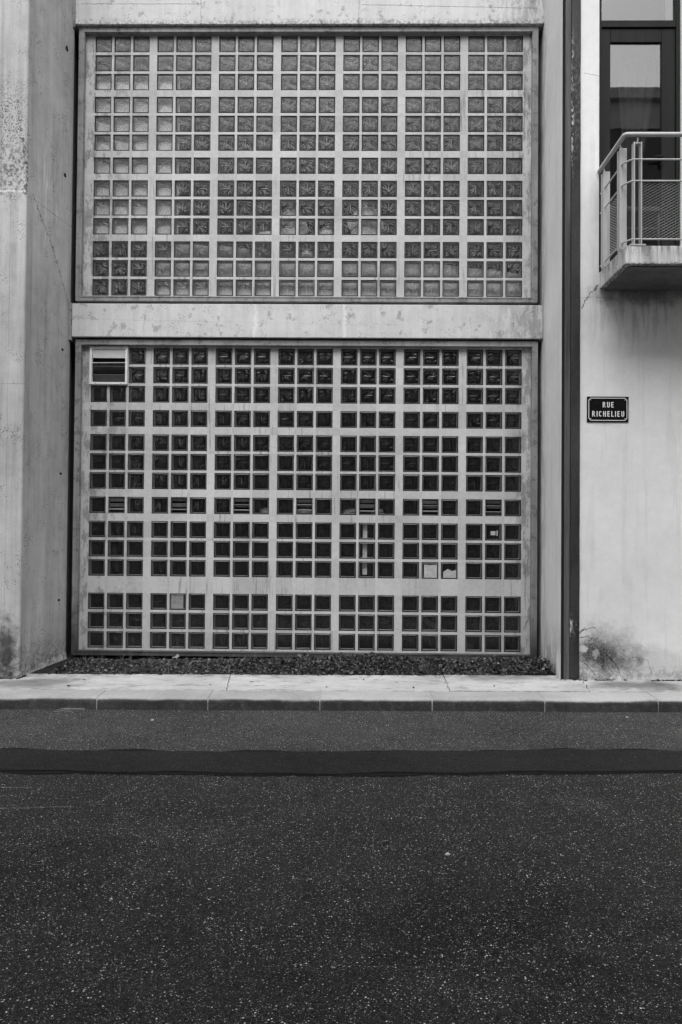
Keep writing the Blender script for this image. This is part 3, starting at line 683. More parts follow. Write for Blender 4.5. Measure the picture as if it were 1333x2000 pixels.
# vent: aluminium frame with four blades, the lower ones hanging open
x0,x1,z0,z1 = VENT
vf = MB(); fw = 0.026
for a in ((x0,x1,z1-fw,z1),(x0,x1,z0,z0+fw),(x0,x0+fw,z0+fw,z1-fw),(x1-fw,x1,z0+fw,z1-fw)): vf.box(a[0],a[1],8.868,8.915,a[2],a[3])
vent = vf.build('vent_frame', M_vent, pl, bevel=0.003)
def vent_part(bm, name, mat):
    o = bm.build(name, mat, None); o.parent = vent; return o
zi0, zi1 = z0+fw, z1-fw; bh = (zi1-zi0)/4
for k, (ang, mt) in enumerate(((0.06, M_vent),(1.15,M_vent),(0.75,M_ventdark),(0.65,M_ventdark))):
    zt = zi1 - k*bh; b = MB(); L = bh*1.0; zt2 = zt-0.004
    yb_, zb_ = 8.895+math.sin(ang)*L*0.9, zt2-math.cos(ang)*L
    if k == 1: yb_ = 8.99; zb_ = zt2-0.075; zt2 = zt-0.06
    xa, xb = x0+fw+0.002, x1-fw-0.002
    b.hexa([(xa,8.886,zt2-0.006),(xb,8.886,zt2-0.006+(0.004 if k==1 else 0)),(xb,yb_,zb_-0.003),(xa,yb_,zb_-0.003),(xa,8.886,zt2),(xb,8.886,zt2+(0.004 if k==1 else 0)),(xb,yb_,zb_),(xa,yb_,zb_)])
    vent_part(b, 'vent_blade', mt)
b = MB()
b.box(x0+fw,x1-fw,9.0,9.01,zi0,zi1); vent_part(b, 'vent_back', M_gap)
for sx in (x0+0.07, x1-0.07):
    for sz in (z0+0.012, z1-0.012):
        b = MB(); b.prism([(sx+0.005*math.cos(a),sz+0.005*math.sin(a)) for a in [i*math.pi/4 for i in range(8)]], 8.8655, 8.8675); vent_part(b, 'screw', M_gap)

# --- pale things stored right behind the glass
def board(name, x0, x1, z0, z1, y, label, cat, mat=M_board, tilt=0.0, t=0.012, ragged=0.0, seed=0):
    b = MB(); n = 16; poly = [(x0,z0),(x1,z0)]
    top = [(x1-(x1-x0)*k/n, z1+(ragged*mnoise.noise((k*0.7,seed,0)) if ragged else 0)) for k in range(n+1)]
    b.prism(poly+top, y, y+t, 0)
    o = b.build(name, mat); tag(o, label, cat); return o
board('insulation_board', -3.03, -2.015, 4.90, 6.80, 8.966, 'tall pale board behind the upper panel columns nearest the concrete pillar', 'board')
b = MB(); n = 24
for k in range(n):
    q = []
    for t in (k/n,(k+1)/n):
        x = -2.26+4.2*t; zt = 4.87-0.30*t**1.4+0.035*mnoise.noise((x*2.3,4,0)); yt = 9.06+0.10*t
        q.append(((x,8.966+0.02*t,4.20),(x,yt,zt)))
    b.face([q[0][0],q[1][0],q[1][1],q[0][1]]); b.face([q[0][1],q[1][1],(q[1][1][0],q[1][1][1]+0.012,q[1][1][2]),(q[0][1][0],q[0][1][1]+0.012,q[0][1][2])])
tag(b.build('leaning_sheet', M_board), 'long pale sheet leaning behind the bottom rows of the upper panel', 'sheet')
def bundle(name, x, z, rx, rz, y, label, cat, seed, mat=M_cloth):
    b = MB(); nu, nv = 14, 9
    for i in range(nu):
        for j in range(nv):
            q = []
            for (ii,jj) in ((i,j),(i+1,j),(i+1,j+1),(i,j+1)):
                a = 2*math.pi*ii/nu; e = -math.pi/2+math.pi*jj/nv
                d = Vector((math.cos(a)*math.cos(e), math.sin(a)*math.cos(e), math.sin(e)))
                k = 1+0.35*mnoise.noise((d.x*2.2+seed,d.y*2.2,d.z*2.2))
                q.append((x+d.x*rx*k, y+d.y*0.06*k, z+max(-0.75,d.z)*rz*k))
            b.face(q)
    return tag(b.build(name, mat, smooth=True), label, cat)
# shelf inside the upper room that carries the bundles
b = MB(); b.box(-1.25,0.6,8.968,9.35,4.885,4.903); tag(b.build('shelf', M_board), 'narrow pale shelf behind the upper glass blocks', 'shelf')
bundle('cloth_bundle', -1.0, 4.95, 0.13, 0.06, 9.045, 'flat white bundle showing through a block above the shelf', 'bundle', 1)
bundle('cloth_bundle', -0.74, 5.05, 0.20, 0.19, 9.045, 'large pale bundle on the shelf behind the glass blocks', 'bundle', 5)
bundle('cloth_bundle', -0.33, 4.97, 0.10, 0.08, 9.045, 'small white crumpled bundle on the shelf beside the large one', 'bundle', 9)
bundle('cloth_bundle', 0.12, 5.08, 0.19, 0.22, 9.045, 'tall white bundle at the end of the shelf', 'bundle', 14)
bundle('cloth_bundle', -0.55, 4.93-0.19, 0.07, 0.05, 9.04, 'white folded cloth lying below the shelf behind one block', 'cloth', 21)
b = MB(); b.box(-2.035,-1.895,8.916,8.919,0.705,0.855); tag(b.build('paper_sheet', M_scrap), 'pale paper pasted behind one block of the lower panel', 'paper')
b = MB(); b.box(0.11,0.16,8.964,8.968,1.10,1.69); tag(b.build('paper_strip', M_paper), 'vertical pale paper strip behind three stacked blocks', 'paper')
b = MB(); b.prism([(0.797,1.070),(0.941,1.070),(0.941,1.225),(0.87,1.215),(0.797,1.222)], 8.916, 8.919); tag(b.build('paper_sheet', M_paper), 'bright white paper filling one block of the lower panel', 'paper')
b = MB(); b.prism([(1.012,1.070),(1.155,1.070),(1.155,1.165),(1.11,1.150),(1.06,1.172),(1.012,1.140)], 8.916, 8.919); tag(b.build('paper_sheet', M_paper), 'torn white paper half filling the block beside the bright one', 'paper')
b = MB(); b.box(1.535,1.59,8.914,8.917,1.555,1.60); b.box(1.60,1.615,8.914,8.917,1.55,1.605); tag(b.build('sticker', M_paper), 'small torn white sticker inside a lower panel block', 'sticker')
b = MB(); b.box(-2.9,1.9,8.968,9.30,1.765,1.785); tag(b.build('shelf', M_dark), 'long dark shelf behind the louvre row', 'shelf')
for k, (x, w) in enumerate(((-0.97,.20),(-0.55,.18),(-0.02,.20),(0.28,.14))):
    bundle('cloth_bundle', x, 1.80, w*0.5, 0.05, 9.045, ['low grey cloth on the dark shelf, farthest from the paper strip','grey cloth half hidden behind a louvre on the dark shelf','grey cloth on the dark shelf close above the paper strip','smallest grey cloth on the dark shelf, just past the paper strip'][k], 'cloth', 50+k, M_scrap)
b = MB(); b.hexa([(0.70,9.2,0.62),(1.35,9.2,0.22),(1.35,9.23,0.22),(0.70,9.23,0.62),(0.70,9.2,0.68),(1.40,9.2,0.27),(1.40,9.23,0.27),(0.70,9.23,0.68)]); tag(b.build('plank', M_curtain), 'plank leaning diagonally behind the lowest block rows', 'plank')

# ================================================================== RIGHT-HAND BUILDING
pr = tag(empty('rendered_building', (2.8,7.95,0)), 'pale rendered house wall with cracks and a sooty damp foot', 'building')
b = MB(); YW = 7.93; OX0, OX1, OZ0, OZ1 = 2.430, 3.250, 4.19, 7.95; XE, ZT = 9.0, 9.6
def wq(x0,x1,z0,z1,y=YW): b.face([(x0,y,z0),(x1,y,z0),(x1,y,z1),(x0,y,z1)])
wq(2.242,OX0,-0.15,ZT); wq(OX1,XE,-0.15,ZT); wq(OX0,OX1,-0.15,OZ0); wq(OX0,OX1,OZ1,ZT)
D2 = 8.35
b.face([(OX0,YW,OZ0),(OX0,YW,OZ1),(OX0,D2,OZ1),(OX0,D2,OZ0)]); b.face([(OX1,YW,OZ1),(OX1,YW,OZ0),(OX1,D2,OZ0),(OX1,D2,OZ1)])
b.face([(OX0,YW,OZ1),(OX1,YW,OZ1),(OX1,D2,OZ1),(OX0,D2,OZ1)]); b.face([(OX0,YW,OZ0),(OX0,D2,OZ0),(OX1,D2,OZ0),(OX1,YW,OZ0)])
b.face([(2.066,7.956,-0.15),(2.066,7.956,ZT),(2.098,9.35,ZT),(2.098,9.35,-0.15)][::-1])       # return into the recess
b.face([(2.066,7.956,-0.15),(2.242,7.956,-0.15),(2.242,7.956,ZT),(2.066,7.956,ZT)]); b.face([(2.242,7.956,-0.15),(2.242,YW,-0.15),(2.242,YW,ZT),(2.242,7.956,ZT)])
b.face([(2.066,7.956,ZT),(2.242,7.956,ZT),(2.242,YW,ZT),(XE,YW,ZT),(XE,12,ZT),(2.098,12,ZT)])
b.face([(XE,YW,-0.15),(XE,12,-0.15),(XE,12,ZT),(XE,YW,ZT)])
b.build('wall', M_stucco, pr)
# joint cover between the two buildings
pj = tag(empty('joint_cover', (2.15,7.94,0.13)), 'dark peeling metal cover strip running up the edge of the pale wall', 'cover strip')
b = MB(); b.box(2.070,2.094,7.944,7.955,0.14,9.5); b.build('inner_flange', M_gap, pj)
b = MB(); b.box(2.094,2.106,7.924,7.955,0.15,9.5); b.box(2.106,2.150,7.932,7.955,0.15,9.5); b.build('painted_plate', M_stripmid, pj, bevel=0.002)
b = MB(); n = 60
for k in range(n):
    za, zb = 0.16+9.3*k/n, 0.16+9.3*(k+1)/n; ra, rb = 2.242+0.004*mnoise.noise((za*3,0,0)), 2.242+0.004*mnoise.noise((zb*3,0,0))
    b.face([(2.152,7.915,za),(ra,7.915,za),(rb,7.915,zb),(2.152,7.915,zb)]); b.face([(ra,7.915,za),(ra,7.955,za),(rb,7.955,zb),(rb,7.915,zb)]); b.face([(2.152,7.955,za),(2.152,7.915,za),(2.152,7.915,zb),(2.152,7.955,zb)])
b.build('outer_plate', M_plate, pj)

# balcony door
pd = tag(empty('balcony_door', (2.84,8.0,4.2)), 'dark wooden glazed balcony door reflecting the sky', 'door')
FY = 7.965
for nm, a in (('door_frame',(OX0+.002,2.465,FY,8.06,OZ0,OZ1)),('door_frame',(3.211,OX1-.002,FY,8.06,OZ0,OZ1)),('transom',(2.466,3.210,FY+.004,8.055,6.690,6.760))):
    b = MB(); b.box(*a); b.build(nm, M_wood, pd, bevel=0.004)
leaf = MB(); leaf.box(2.467,2.559,7.985,8.035,4.24,6.684); leaf.box(3.073,3.209,7.985,8.035,4.24,6.684); leaf.box(2.560,3.072,7.9855,8.0345,6.545,6.683); leaf.box(2.560,3.072,7.9855,8.0345,4.24,4.46)
leaf.build('door_leaf', M_wood, pd, bevel=0.004)
b = MB(); b.box(2.555,3.077,8.008,8.014,4.45,6.55); b.build('glass_pane', M_door_glass, pd)
b = MB(); b.box(2.466,3.210,8.008,8.014,6.755,7.92); b.build('transom_pane', M_door_glass, pd)
b = MB(); b.box(3.06,3.075,7.955,7.985,5.28,5.40); b.tube([(3.067,7.965,5.36),(3.067,7.93,5.36),(2.98,7.928,5.355)], 0.009, 8); b.build('handle', M_gap, pd)
# dark room and curtain behind the door
b = MB(); rx0, rx1, ry0, ry1, rz0, rz1 = 2.2, 5.2, 8.36, 11.5, 4.19, 8.2
b.face([(rx0,ry1,rz0),(rx1,ry1,rz0),(rx1,ry1,rz1),(rx0,ry1,rz1)]); b.face([(rx0,ry0,rz0),(rx0,ry1,rz0),(rx0,ry1,rz1),(rx0,ry0,rz1)]); b.face([(rx1,ry0,rz0),(rx1,ry1,rz0),(rx1,ry1,rz1),(rx1,ry0,rz1)])
b.face([(rx0,ry0,rz0),(rx1,ry0,rz0),(rx1,ry1,rz0),(rx0,ry1,rz0)]); b.face([(rx0,ry0,rz1),(rx1,ry0,rz1),(rx1,ry1,rz1),(rx0,ry1,rz1)])
b.build('room', M_dark, pr)
b = MB(); n = 40
def drape(t, z):
    k = (z-4.3)/2.2; w = 0.10+0.30*max(0,k-0.45)**1.3
    return (2.80+0.12*k+(t-0.5)*w*2, 8.20+0.02*math.sin(t*26), z)
for i in range(n):
    for j in range(14):
        za, zb = 4.3+2.2*j/14, 4.3+2.2*(j+1)/14; b.face([drape(i/n,za),drape((i+1)/n,za),drape((i+1)/n,zb),drape(i/n,zb)])
tag(b.build('curtain', M_curtain, smooth=True), 'pale gathered curtain hanging behind the balcony door glass', 'curtain')

# balcony
pb = tag(empty('balcony', (3.3,7.55,4.02)), 'concrete balcony with light grey metal railing and diamond mesh', 'balcony')
BX0, BX1, BY0 = 2.435, 4.30, 7.17
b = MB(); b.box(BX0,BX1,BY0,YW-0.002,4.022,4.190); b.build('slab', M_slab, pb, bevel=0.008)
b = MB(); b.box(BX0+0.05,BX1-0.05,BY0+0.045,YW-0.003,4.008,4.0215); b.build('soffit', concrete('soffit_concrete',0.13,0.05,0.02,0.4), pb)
RZ = 5.20
b = MB(); b.tube([(BX0-0.005,YW+0.01,RZ+0.005),(BX0-0.005,BY0+0.022,RZ+0.002),(BX0+0.006,BY0+0.006,RZ),(BX0+0.022,BY0,RZ),(BX1,BY0,RZ)], 0.0205, 12); b.build('handrail', M_rail, pb, smooth=True)
def rail(z, r=0.0078, name='rail'):
    b = MB(); b.tube([(BX0+0.01,YW,z),(BX0+0.01,BY0+0.10,z),(BX0+0.05,BY0+0.03,z),(BX0+0.075,BY0+0.012,z),(BX1,BY0+0.012,z)], r, 8); b.build(name, M_rail, pb, smooth=True)
rail(4.979); rail(4.783); rail(4.252)
def post_front(x):
    o = MB(); o.box(x-0.036,x-0.028,BY0-0.004,BY0+0.062,4.205,5.135); o.box(x+0.028,x+0.036,BY0-0.004,BY0+0.062,4.205,5.135); o.box(x-0.028,x+0.028,BY0+0.01,BY0+0.05,5.123,5.133)
    q = o.build('post', M_rail, pb); s = MB(); s.tube([(x,BY0+0.015,5.13),(x,BY0+0.004,5.19)], 0.007, 6); s.build('post_pin', M_rail, None).parent = q; s = MB(); s.box(x-0.07,x+0.07,BY0-0.004,BY0+0.075,4.1905,4.2035)
    c = s.build('post_base', M_rail, None); c.parent = q
def post_side(y):
    o = MB(); X = BX0+0.02
    o.box(X-0.032,X+0.034,y-0.036,y-0.028,4.205,5.135); o.box(X-0.032,X+0.034,y+0.028,y+0.036,4.205,5.135); o.box(X-0.02,X+0.02,y-0.028,y+0.028,5.123,5.133)
    q = o.build('post', M_rail, pb); s = MB(); s.tube([(X,y,5.13),(X-0.02,y,5.19)], 0.007, 6); s.build('post_pin', M_rail, None).parent = q; s = MB(); s.box(X-0.02,X+0.06,y-0.06,y+0.06,4.1905,4.2035)
    c = s.build('post_base', M_rail, None); c.parent = q
for x in (2.547, 3.40, 4.22): post_front(x)
for y in (7.33, 7.81): post_side(y)
def mesh_panel(length, z0, z1, conv):
    b = MB(); px, pz, w, t = 0.048, 0.0131, 0.0012, 0.003
    nz_ = int((z1-z0)/pz); nx_ = int(length/(px/2))
    for j in range(nz_+1):
        for i in range(nx_):
            zc = z0+(j+0.5)*pz; u0, u1 = i*px/2, (i+1)*px/2
            a, c = (zc-pz/2*0.98, zc+pz/2*0.98) if (i+j)%2==0 else (zc+pz/2*0.98, zc-pz/2*0.98)
            if max(a,c) > z1+0.002: continue
            b.face([conv(u0,a-w,0),conv(u1,c-w,0),conv(u1,c+w,t),conv(u0,a+w,t)])
    return b.build('mesh_panel', M_rail, pb)
mesh_panel(0.80, 4.258, 4.778, lambda u,z,d: (2.592+u, BY0+0.020+d, z))
mesh_panel(0.72, 4.258, 4.778, lambda u,z,d: (3.445+u, BY0+0.020+d, z))
mesh_panel(0.40, 4.258, 4.778, lambda u,z,d: (BX0+0.022+d, 7.375+u, z))

# street sign
ps = tag(empty('street_sign', (2.518,7.915,2.694)), 'black enamel street name plate reading RUE RICHELIEU on the pale wall', 'sign')
SX0,SX1,SZ0,SZ1 = 2.313,2.723,2.694,2.949; SW, SH = SX1-SX0, SZ1-SZ0
b = MB(); b.box(SX0,SX1,7.918,7.928,SZ0,SZ1); b.build('plate', M_signblack, ps, bevel=0.003)
def ribbon(bm, pts, w, y, closed=False):
    n = len(pts); L, Rr = [], []
    for k in range(n):
        p0 = Vector(pts[k]); a = Vector(pts[(k-1)%n]) if (closed or k>0) else None; c = Vector(pts[(k+1)%n]) if (closed or k<n-1) else None
        d1 = (p0-a).normalized() if a is not None else (c-p0).normalized(); d2 = (c-p0).normalized() if c is not None else d1
        n1, n2 = Vector((-d1.y,d1.x)), Vector((-d2.y,d2.x)); mv = (n1+n2).normalized(); s = w/2/max(0.4,mv.dot(n1))
        L.append(p0+mv*s); Rr.append(p0-mv*s)
    for k in range(n if closed else n-1):
        l = (k+1)%n; bm.face([(Rr[k].x,y,Rr[k].y),(Rr[l].x,y,Rr[l].y),(L[l].x,y,L[l].y),(L[k].x,y,L[k].y)])
YL = 7.9165
b = MB(); ins, cut = 0.017, 0.020
bx0,bx1,bz0,bz1 = SX0+ins,SX1-ins,SZ0+ins,SZ1-ins
ribbon(b, [(bx0+cut,bz0),(bx1-cut,bz0),(bx1,bz0+cut),(bx1,bz1-cut),(bx1-cut,bz1),(bx0+cut,bz1),(bx0,bz1-cut),(bx0,bz0+cut)], 0.0062, YL, True)
for sx, sz, dx, dz in ((bx0,bz0,1,1),(bx1,bz0,-1,1),(bx1,bz1,-1,-1),(bx0,bz1,1,-1)):
    q = [(sx+dx*0.013,sz+dz*0.021),(sx+dx*0.021,sz+dz*0.013),(sx+dx*0.026,sz+dz*0.018),(sx+dx*0.018,sz+dz*0.020)]
    if dx*dz < 0: q = q[::-1]
    b.face([(x,YL-0.0003,z) for x,z in q])
b.build('border', M_signwhite, ps)
def arc(cx, cz, rx, rz, a0, a1, n=10): return [(cx+rx*math.cos(R(a0+(a1-a0)*k/n)), cz+rz*math.sin(R(a0+(a1-a0)*k/n))) for k in range(n+1)]
def letter(bm, ch, x, z, h):
    s = h*0.165; w = h*0.50
    P = lambda pts: bm.face([(x+a, YL, z+c) for a,c in pts])
    if ch == 'I': P([(0,0),(s,0),(s,h),(0,h)]); return s
    if ch == 'L': P([(0,0),(w*.86,0),(w*.86,s*.9),(s,s*.9),(s,h),(0,h)]); return w*.86
    if ch == 'E':
        e = w*.9; m0, m1 = h*.5-s*.42, h*.5+s*.42
        P([(0,0),(s,0),(s,h),(0,h)]); P([(s,0),(e,0),(e,s*.88),(s,s*.88)]); P([(s,m0),(e*.9,m0),(e*.9,m1),(s,m1)]); P([(s,h-s*.88),(e,h-s*.88),(e,h),(s,h)]); return e
    if ch == 'H':
        m0, m1 = h*.5-s*.42, h*.5+s*.42
        P([(0,0),(s,0),(s,h),(0,h)]); P([(w-s+.0,0),(w,0),(w,h),(w-s,h)]); P([(s,m0),(w-s,m0),(w-s,m1),(s,m1)]); return w
    if ch == 'U':
        r = (w-s)/2; ribbon(bm, [(x+s/2,z+h)]+[(x+w/2+a,z+r+s/2+c) for a,c in arc(0,0,r,r,180,360,12)]+[(x+w-s/2,z+h)], s, YL); return w
    if ch == 'C':
        r = (w-s)/2; top = arc(0,0,r,r,20,180,10); bot = arc(0,0,r,r,180,340,10)
        ribbon(bm, [(x+w/2+a,z+h-r-s/2+c) for a,c in top]+[(x+w/2+a,z+r+s/2+c) for a,c in bot], s, YL); return w
    if ch == 'R':
        P([(0,0),(s,0),(s,h),(0,h)]); rz = (h*.54-s)/2; cz = h-s/2-rz; rx = w*.40-s/2
        ribbon(bm, [(x+s,z+h-s/2)]+[(x+w*.52+a,z+cz+c) for a,c in arc(0,0,rx,rz,90,-90,12)]+[(x+s,z+cz-rz)], s*.95, YL)
        zb = cz-rz-s*.475
        P([(w*.80,0),(w*1.10,0),(w*.72,zb-.0002),(w*.42,zb-.0002)]); return w*1.06
def word(txt, xc, z, h, width):
    tmp = MB(); ws = [letter(tmp, ch, 0, 0, h) for ch in txt]; gap = (width-sum(ws))/(len(txt)-1); x = xc-width/2
    for ch, w in zip(txt, ws):
        bm = MB(); letter(bm, ch, x, z, h); bm.build('letter', M_signwhite, ps); x += w+gap
SC = SW/893.0
word('RUE', SX0+(648-195)*SC, SZ1-(455-215)*SC, 119*SC, 236*SC)
word('RICHELIEU', SX0+(648-195)*SC, SZ1-(652-215)*SC, 119*SC, 685*SC)

# ================================================================== WEEDS AND LITTER
def leaf_cloud(name, n, seed, label):
    rg = random.Random(seed); v = []; f = []; val = []
    mounds = [(a_,b_,c_,d_*0.85) for a_,b_,c_,d_ in ((-1.3,8.45,.35,.05),(-0.75,8.5,.35,.09),(-0.25,8.42,.4,.11),(0.1,8.5,.35,.12),(0.45,8.45,.35,.08),(0.9,8.5,.35,.09),(1.3,8.42,.3,.07),(1.6,8.55,.25,.10),(1.9,8.4,.2,.09),(-2.9,8.5,.2,.03),(1.98,8.25,.12,.10),(2.03,8.12,.05,.05))]
    tries = 0
    while len(f) < n and tries < n*20:
        tries += 1
        x = rg.uniform(-3.1,2.05); y = 8.10+0.73*rg.random()
        hh = 0.012
        for mx,my,mr,mh in mounds: hh += mh*math.exp(-((x-mx)/mr)**2-((y-my)/0.22)**2)
        dens = 0.25+hh*9+0.6*mnoise.noise((x*4,y*4,2))
        if rg.random() > dens: continue
        hh *= 0.75+0.5*mnoise.noise((x*7,y*7,8))
        z = soilz(x,y)+hh*math.sqrt(rg.random()); 
        s = rg.uniform(0.006,0.017)*(1.7 if rg.random()<0.15 else 1); a = rg.uniform(0,6.283); tl = rg.gauss(0,0.55); t2 = rg.gauss(0.35,0.5)
        m = Matrix.Translation((x,y,z)) @ Matrix.Rotation(a,4,'Z') @ Matrix.Rotation(tl,4,'X') @ Matrix.Rotation(t2,4,'Y')
        pts = [(-s,0,0),(-s*.3,-s*.55,s*.18),(s*.6,-s*.5,s*.15),(s,0,-s*.1),(s*.6,s*.5,s*.15),(-s*.3,s*.55,s*.18)]
        i = len(v); v += [tuple(m@Vector(q)) for q in pts]; f.append((i,i+1,i+2,i+3)); f.append((i,i+3,i+4,i+5)); k = rg.random()**1.8*(2.2 if rg.random()<0.12 else 1.0); val += [k,k]
    me = bpy.data.meshes.new(name); me.from_pydata(v,[],f); me.update(); me.materials.append(M_weed)
    at = me.attributes.new('cell','FLOAT','FACE'); at.data.foreach_set('value', val)
    o = bpy.data.objects.new(name, me); C.objects.link(o); return tag(o, label, 'weeds', kind='stuff')
leaf_cloud('ground_weeds', 30000, 5, 'low dark leafy weeds growing along the foot of the facade')
def blades(name, n, seed, mat, lo, hi, flat, label, xr=(-3.0,2.05)):
    rg = random.Random(seed); b = MB()
    for k in range(n):
        x = rg.uniform(*xr); y = rg.uniform(8.15,8.78); 
        if mnoise.noise((x*5,y*2,seed)) < -0.1: continue
        z = soilz(x,y)+rg.uniform(0.0,0.03); a = rg.uniform(0,6.283); L = rg.uniform(lo,hi); w = rg.uniform(0.0010,0.0024)
        dx, dy = math.cos(a), math.sin(a); up = rg.uniform(0.03,0.3) if flat else rg.uniform(0.6,1.0); out = math.sqrt(max(0,1-up*up)); prev = None
        for t in (0,0.35,0.7,1.0):
            bend = t*t*0.5; px, py, pz = x+dx*L*(out*t+bend*0.3), y+dy*L*(out*t+bend*0.3), z+L*(up*t-bend*0.35)
            ww = w*(1-t*0.85); cur = ((px-dy*ww,py+dx*ww,max(pz,soilz(px,min(py,9))+.003)),(px+dy*ww,py-dx*ww,max(pz,soilz(px,min(py,9))+.003)))
            if prev: b.face([prev[0],prev[1],cur[1],cur[0]])
            prev = cur
    o = b.build(name, mat); return tag(o, label, 'grass', kind='stuff')
M_blade = simple('grass_blade', 0.13, 0.4, 30, 0.6, 0.3)
blades('grass_tufts', 900, 9, M_blade, 0.05, 0.15, False, 'thin grass blades among the weeds by the facade')
blades('dry_stalks', 420, 12, M_straw, 0.05, 0.16, True, 'pale dry stalks lying among the weeds')

rgw = random.Random(21)
for k in range(26):
    x = rgw.uniform(-2.6,1.95); y = rgw.uniform(8.16,8.75); b = MB(); z = soilz(x,y)+0.015; nl = rgw.randint(5,9); sc = rgw.uniform(0.035,0.075)
    for q in range(nl):
        a = 6.283*q/nl+rgw.uniform(-.3,.3); L = sc*rgw.uniform(.7,1.1); w = L*rgw.uniform(.16,.26); up = rgw.uniform(.25,.9); prev = None
        for t in (0,.3,.65,1):
            r_ = L*t*math.cos(up*.8); hz = z+L*math.sin(up)*(t-0.45*t*t); ww = w*math.sin(math.pi*(0.12+0.86*t))
            cur = ((x+math.cos(a)*r_-math.sin(a)*ww, y+math.sin(a)*r_+math.cos(a)*ww, hz+ww*.3),(x+math.cos(a)*r_, y+math.sin(a)*r_, hz),(x+math.cos(a)*r_+math.sin(a)*ww, y+math.sin(a)*r_-math.cos(a)*ww, hz+ww*.3))
            if prev: b.face([prev[0],prev[1],cur[1],cur[0]]); b.face([prev[1],prev[2],cur[2],cur[1]])
            prev = cur
    tag(b.build('weed_plant', M_rosette), 'small leafy rosette weed standing up from the bed at the facade foot', 'weed', 'rosette weeds in the bed')
def gap_edge(name, pts, seed, label):  # dark crumbs stand in for the shaded gap at the wall foot
    b = MB(); rg = random.Random(seed)
    for (xa,ya),(xb,yb) in zip(pts, pts[1:]):
        n = int(math.hypot(xb-xa,yb-ya)/0.012)
        for k in range(n):
            t = (k+rg.random())/n; x, y = xa+(xb-xa)*t, ya+(yb-ya)*t
            if mnoise.noise((x*6,y*6,seed)) < -0.25: continue
            s = rg.uniform(0.004,0.014); z = 0.113+(y-7.4)*0.022+gz(x)
            y -= rg.random()**2*0.02
            m = Matrix.Translation((x,y,z+s*0.2)) @ Matrix.Rotation(rg.uniform(0,6),4,'Z') @ Matrix.Rotation(rg.uniform(-.5,.5),4,'X')
            q = [m@Vector(v) for v in ((-s,-s,0),(s*1.6,-s*.7,0),(s*1.2,s,0),(-s*.8,s*.9,0),(0.2*s,0,s*.9))]
            for f in ((0,1,4),(1,2,4),(2,3,4),(3,0,4)): b.face([q[i] for i in f])
    return tag(b.build(name, M_soil), label, 'darkening', kind='stuff')
gap_edge('darkening', [(2.06,7.915),(2.3,7.915),(4.5,7.922)], 3, 'dark crumbs put in for gap dirt along the foot of the pale wall')
gap_edge('darkening', [(-4.2,7.89),(-3.30,7.89),(-3.29,8.05)], 8, 'dark crumbs put in for gap dirt along the foot of the pillar')
def scrap(name, x, y, z, s, mat, label, cat, seed, lift=0.01, asp=0.6, group=None):
    b = MB(); rg = random.Random(seed); a = rg.uniform(0,3.14); n = 5; P = {}
    for i in range(n+1):
        for j in range(3):
            u = (i/n-0.5)*2*s; w = (j-1)*s*asp*math.sqrt(max(0.03,1-(2*i/n-1)**2))*rg.uniform(0.75,1.1)
            P[i,j] = (x+u*math.cos(a)-w*math.sin(a), y+u*math.sin(a)+w*math.cos(a), z+0.002+lift*abs(rg.gauss(0,0.5))*(0.3+abs(j-1)))
    for i in range(n):
        for j in range(2): b.face([P[i,j],P[i+1,j],P[i+1,j+1],P[i,j+1]])
    return tag(b.build(name, mat), label, cat, group)
def pz_(x,y): return 0.113+(y-7.4)*0.022+gz(x)+0.004
for k, (x,y,s) in enumerate(((-0.968,7.756,.020),(-2.628,7.816,.014),(-2.687,7.557,.020),(-0.236,7.53,.014),(0.579,7.522,.016),(0.113,7.869,.012),(-1.35,7.62,.012),(1.35,7.60,.010))):
    scrap('fallen_leaf', x, y, pz_(x,y), s, M_leafdry, 'small dark fallen leaf lying on the pavement', 'leaf', k+1, group='fallen leaves on the pavement')
scrap('litter', 0.437, 7.81, pz_(0.44,7.81), 0.035, M_paper, 'flat pale scrap of litter on the pavement', 'litter', 40, 0.003)
scrap('paper_scrap', -1.905, 8.62, soilz(-1.9,8.62)+0.055, 0.06, M_scrap, 'crumpled pale paper scrap caught in the weeds', 'litter', 44, 0.03)
for k, (x,y,s) in enumerate(((0.185,4.145,.030),(-1.587,3.992,.024),(-1.514,4.071,.020),(-0.19,3.541,.018),(1.155,4.75,.020),(0.734,4.212,.020),(-0.214,4.857,.022))):
    scrap('leaf_litter', x, y, gz(x), s, M_gap, 'dark shrivelled leaf lying on the asphalt', 'leaf', 60+k, 0.006, 0.4, group='dark leaves on the road')
scrap('leaf_litter', 0.728, 5.604, gz(0.73)+0.008, 0.018, M_gap, 'dark leaf lying on the smooth road patch', 'leaf', 77, 0.006, 0.5)
b = MB()
rr = random.Random(4)
me_p = []
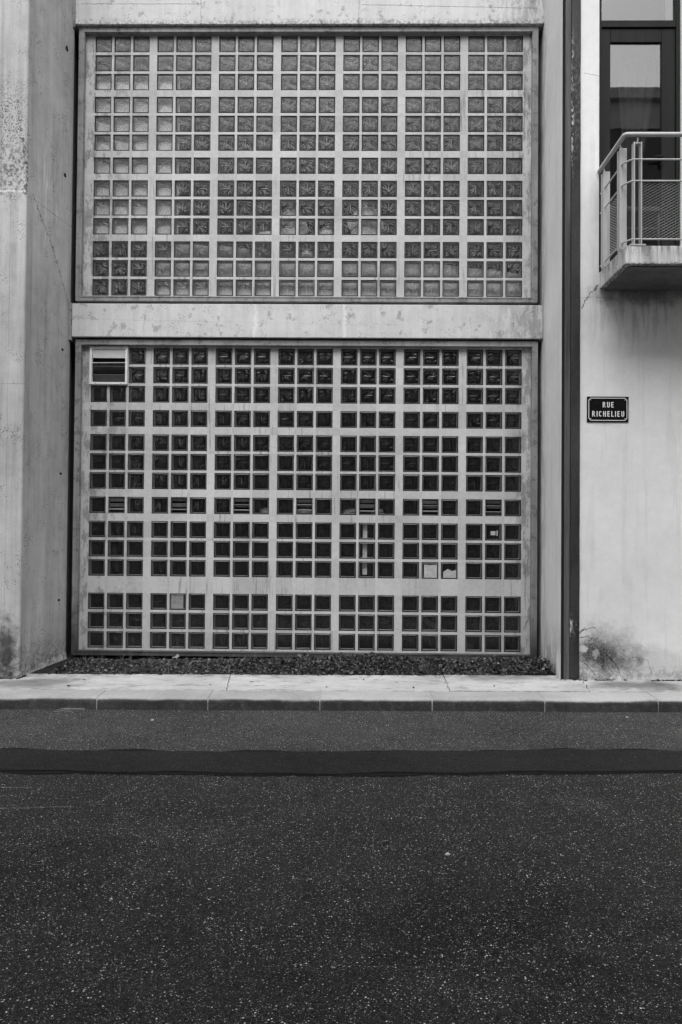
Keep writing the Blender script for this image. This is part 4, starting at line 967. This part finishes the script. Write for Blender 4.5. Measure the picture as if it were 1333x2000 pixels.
def pebble(x, y, z, s, label, group=None):
    b = MB(); 
    for i in range(7):
        for j in range(4):
            q = []
            for ii,jj in ((i,j),(i+1,j),(i+1,j+1),(i,j+1)):
                a = 2*math.pi*(ii%7)/7; e = -math.pi/2+math.pi*jj/4; d = Vector((math.cos(a)*math.cos(e),math.sin(a)*math.cos(e),math.sin(e)*0.55)); k = 1+0.3*mnoise.noise(d*1.7+Vector((x,y,0)))
                q.append(Vector((x,y,z+s*0.4))+d*s*k)
            b.face(q)
    return tag(b.build('pebble', M_paper, smooth=True), label, 'pebble', group)
pebble(0.484,4.002,gz(.484),0.013,'largest white pebble lying on the open asphalt')
pebble(-1.677,6.715,gz(-1.68),0.016,'white pebble on the asphalt near the kerb')
pebble(2.363,6.90,gz(2.36),0.012,'small white pebble at the foot of the kerb')
tw = empty('dry_twigs', (-2.5,7.02,0)); tag(tw, 'little heap of dry straw lying against the kerb', 'twigs')
for k in range(6):
    a = rr.gauss(0,0.25); L = rr.uniform(0.05,0.11); x, y = -2.5+rr.uniform(-.06,.06), 7.03+rr.uniform(-.03,.04); z = gz(x)+0.006+0.004*k
    b = MB(); b.tube([(x-L*math.cos(a),y-L*math.sin(a)*.5,z),(x,y,z+rr.uniform(0,.02)),(x+L*math.cos(a),y+L*math.sin(a)*.5,z)], 0.0009, 5); b.build('straw', M_straw, tw)

# ================================================================== THE OTHER SIDE OF THE STREET (behind the viewer, seen in the door glass)
po = tag(empty('opposite_building', (0,-2.2,0)), 'dark building across the street mirrored in the balcony door glass', 'building')
b = MB(); b.box(-9,10,-12,-2.2,-0.15,10.8); b.build('wall', M_farwall, po)
b = MB(); b.box(-9,10,-12,-2.14,10.802,11.42); b.build('attic', M_farband, po)
b = MB(); b.box(-9.2,10.2,-12.2,-1.95,11.422,11.66); b.build('cornice', M_farband, po)
mw = MB(); mw.box(-0.6,0.6,-0.02,0.02,-0.95,0.95); ME_w = mw.mesh('window', M_gap)
for i in range(5):
    for z in (1.9, 5.3, 8.9):
        place('window', ME_w, (-7+i*3.75,-2.19,z), po)
tag((lambda b: (b.box(-60,60,-2.2,-1.1,-0.6,0.11), b.build('far_pavement', M_pave))[1])(MB()), kind='structure')
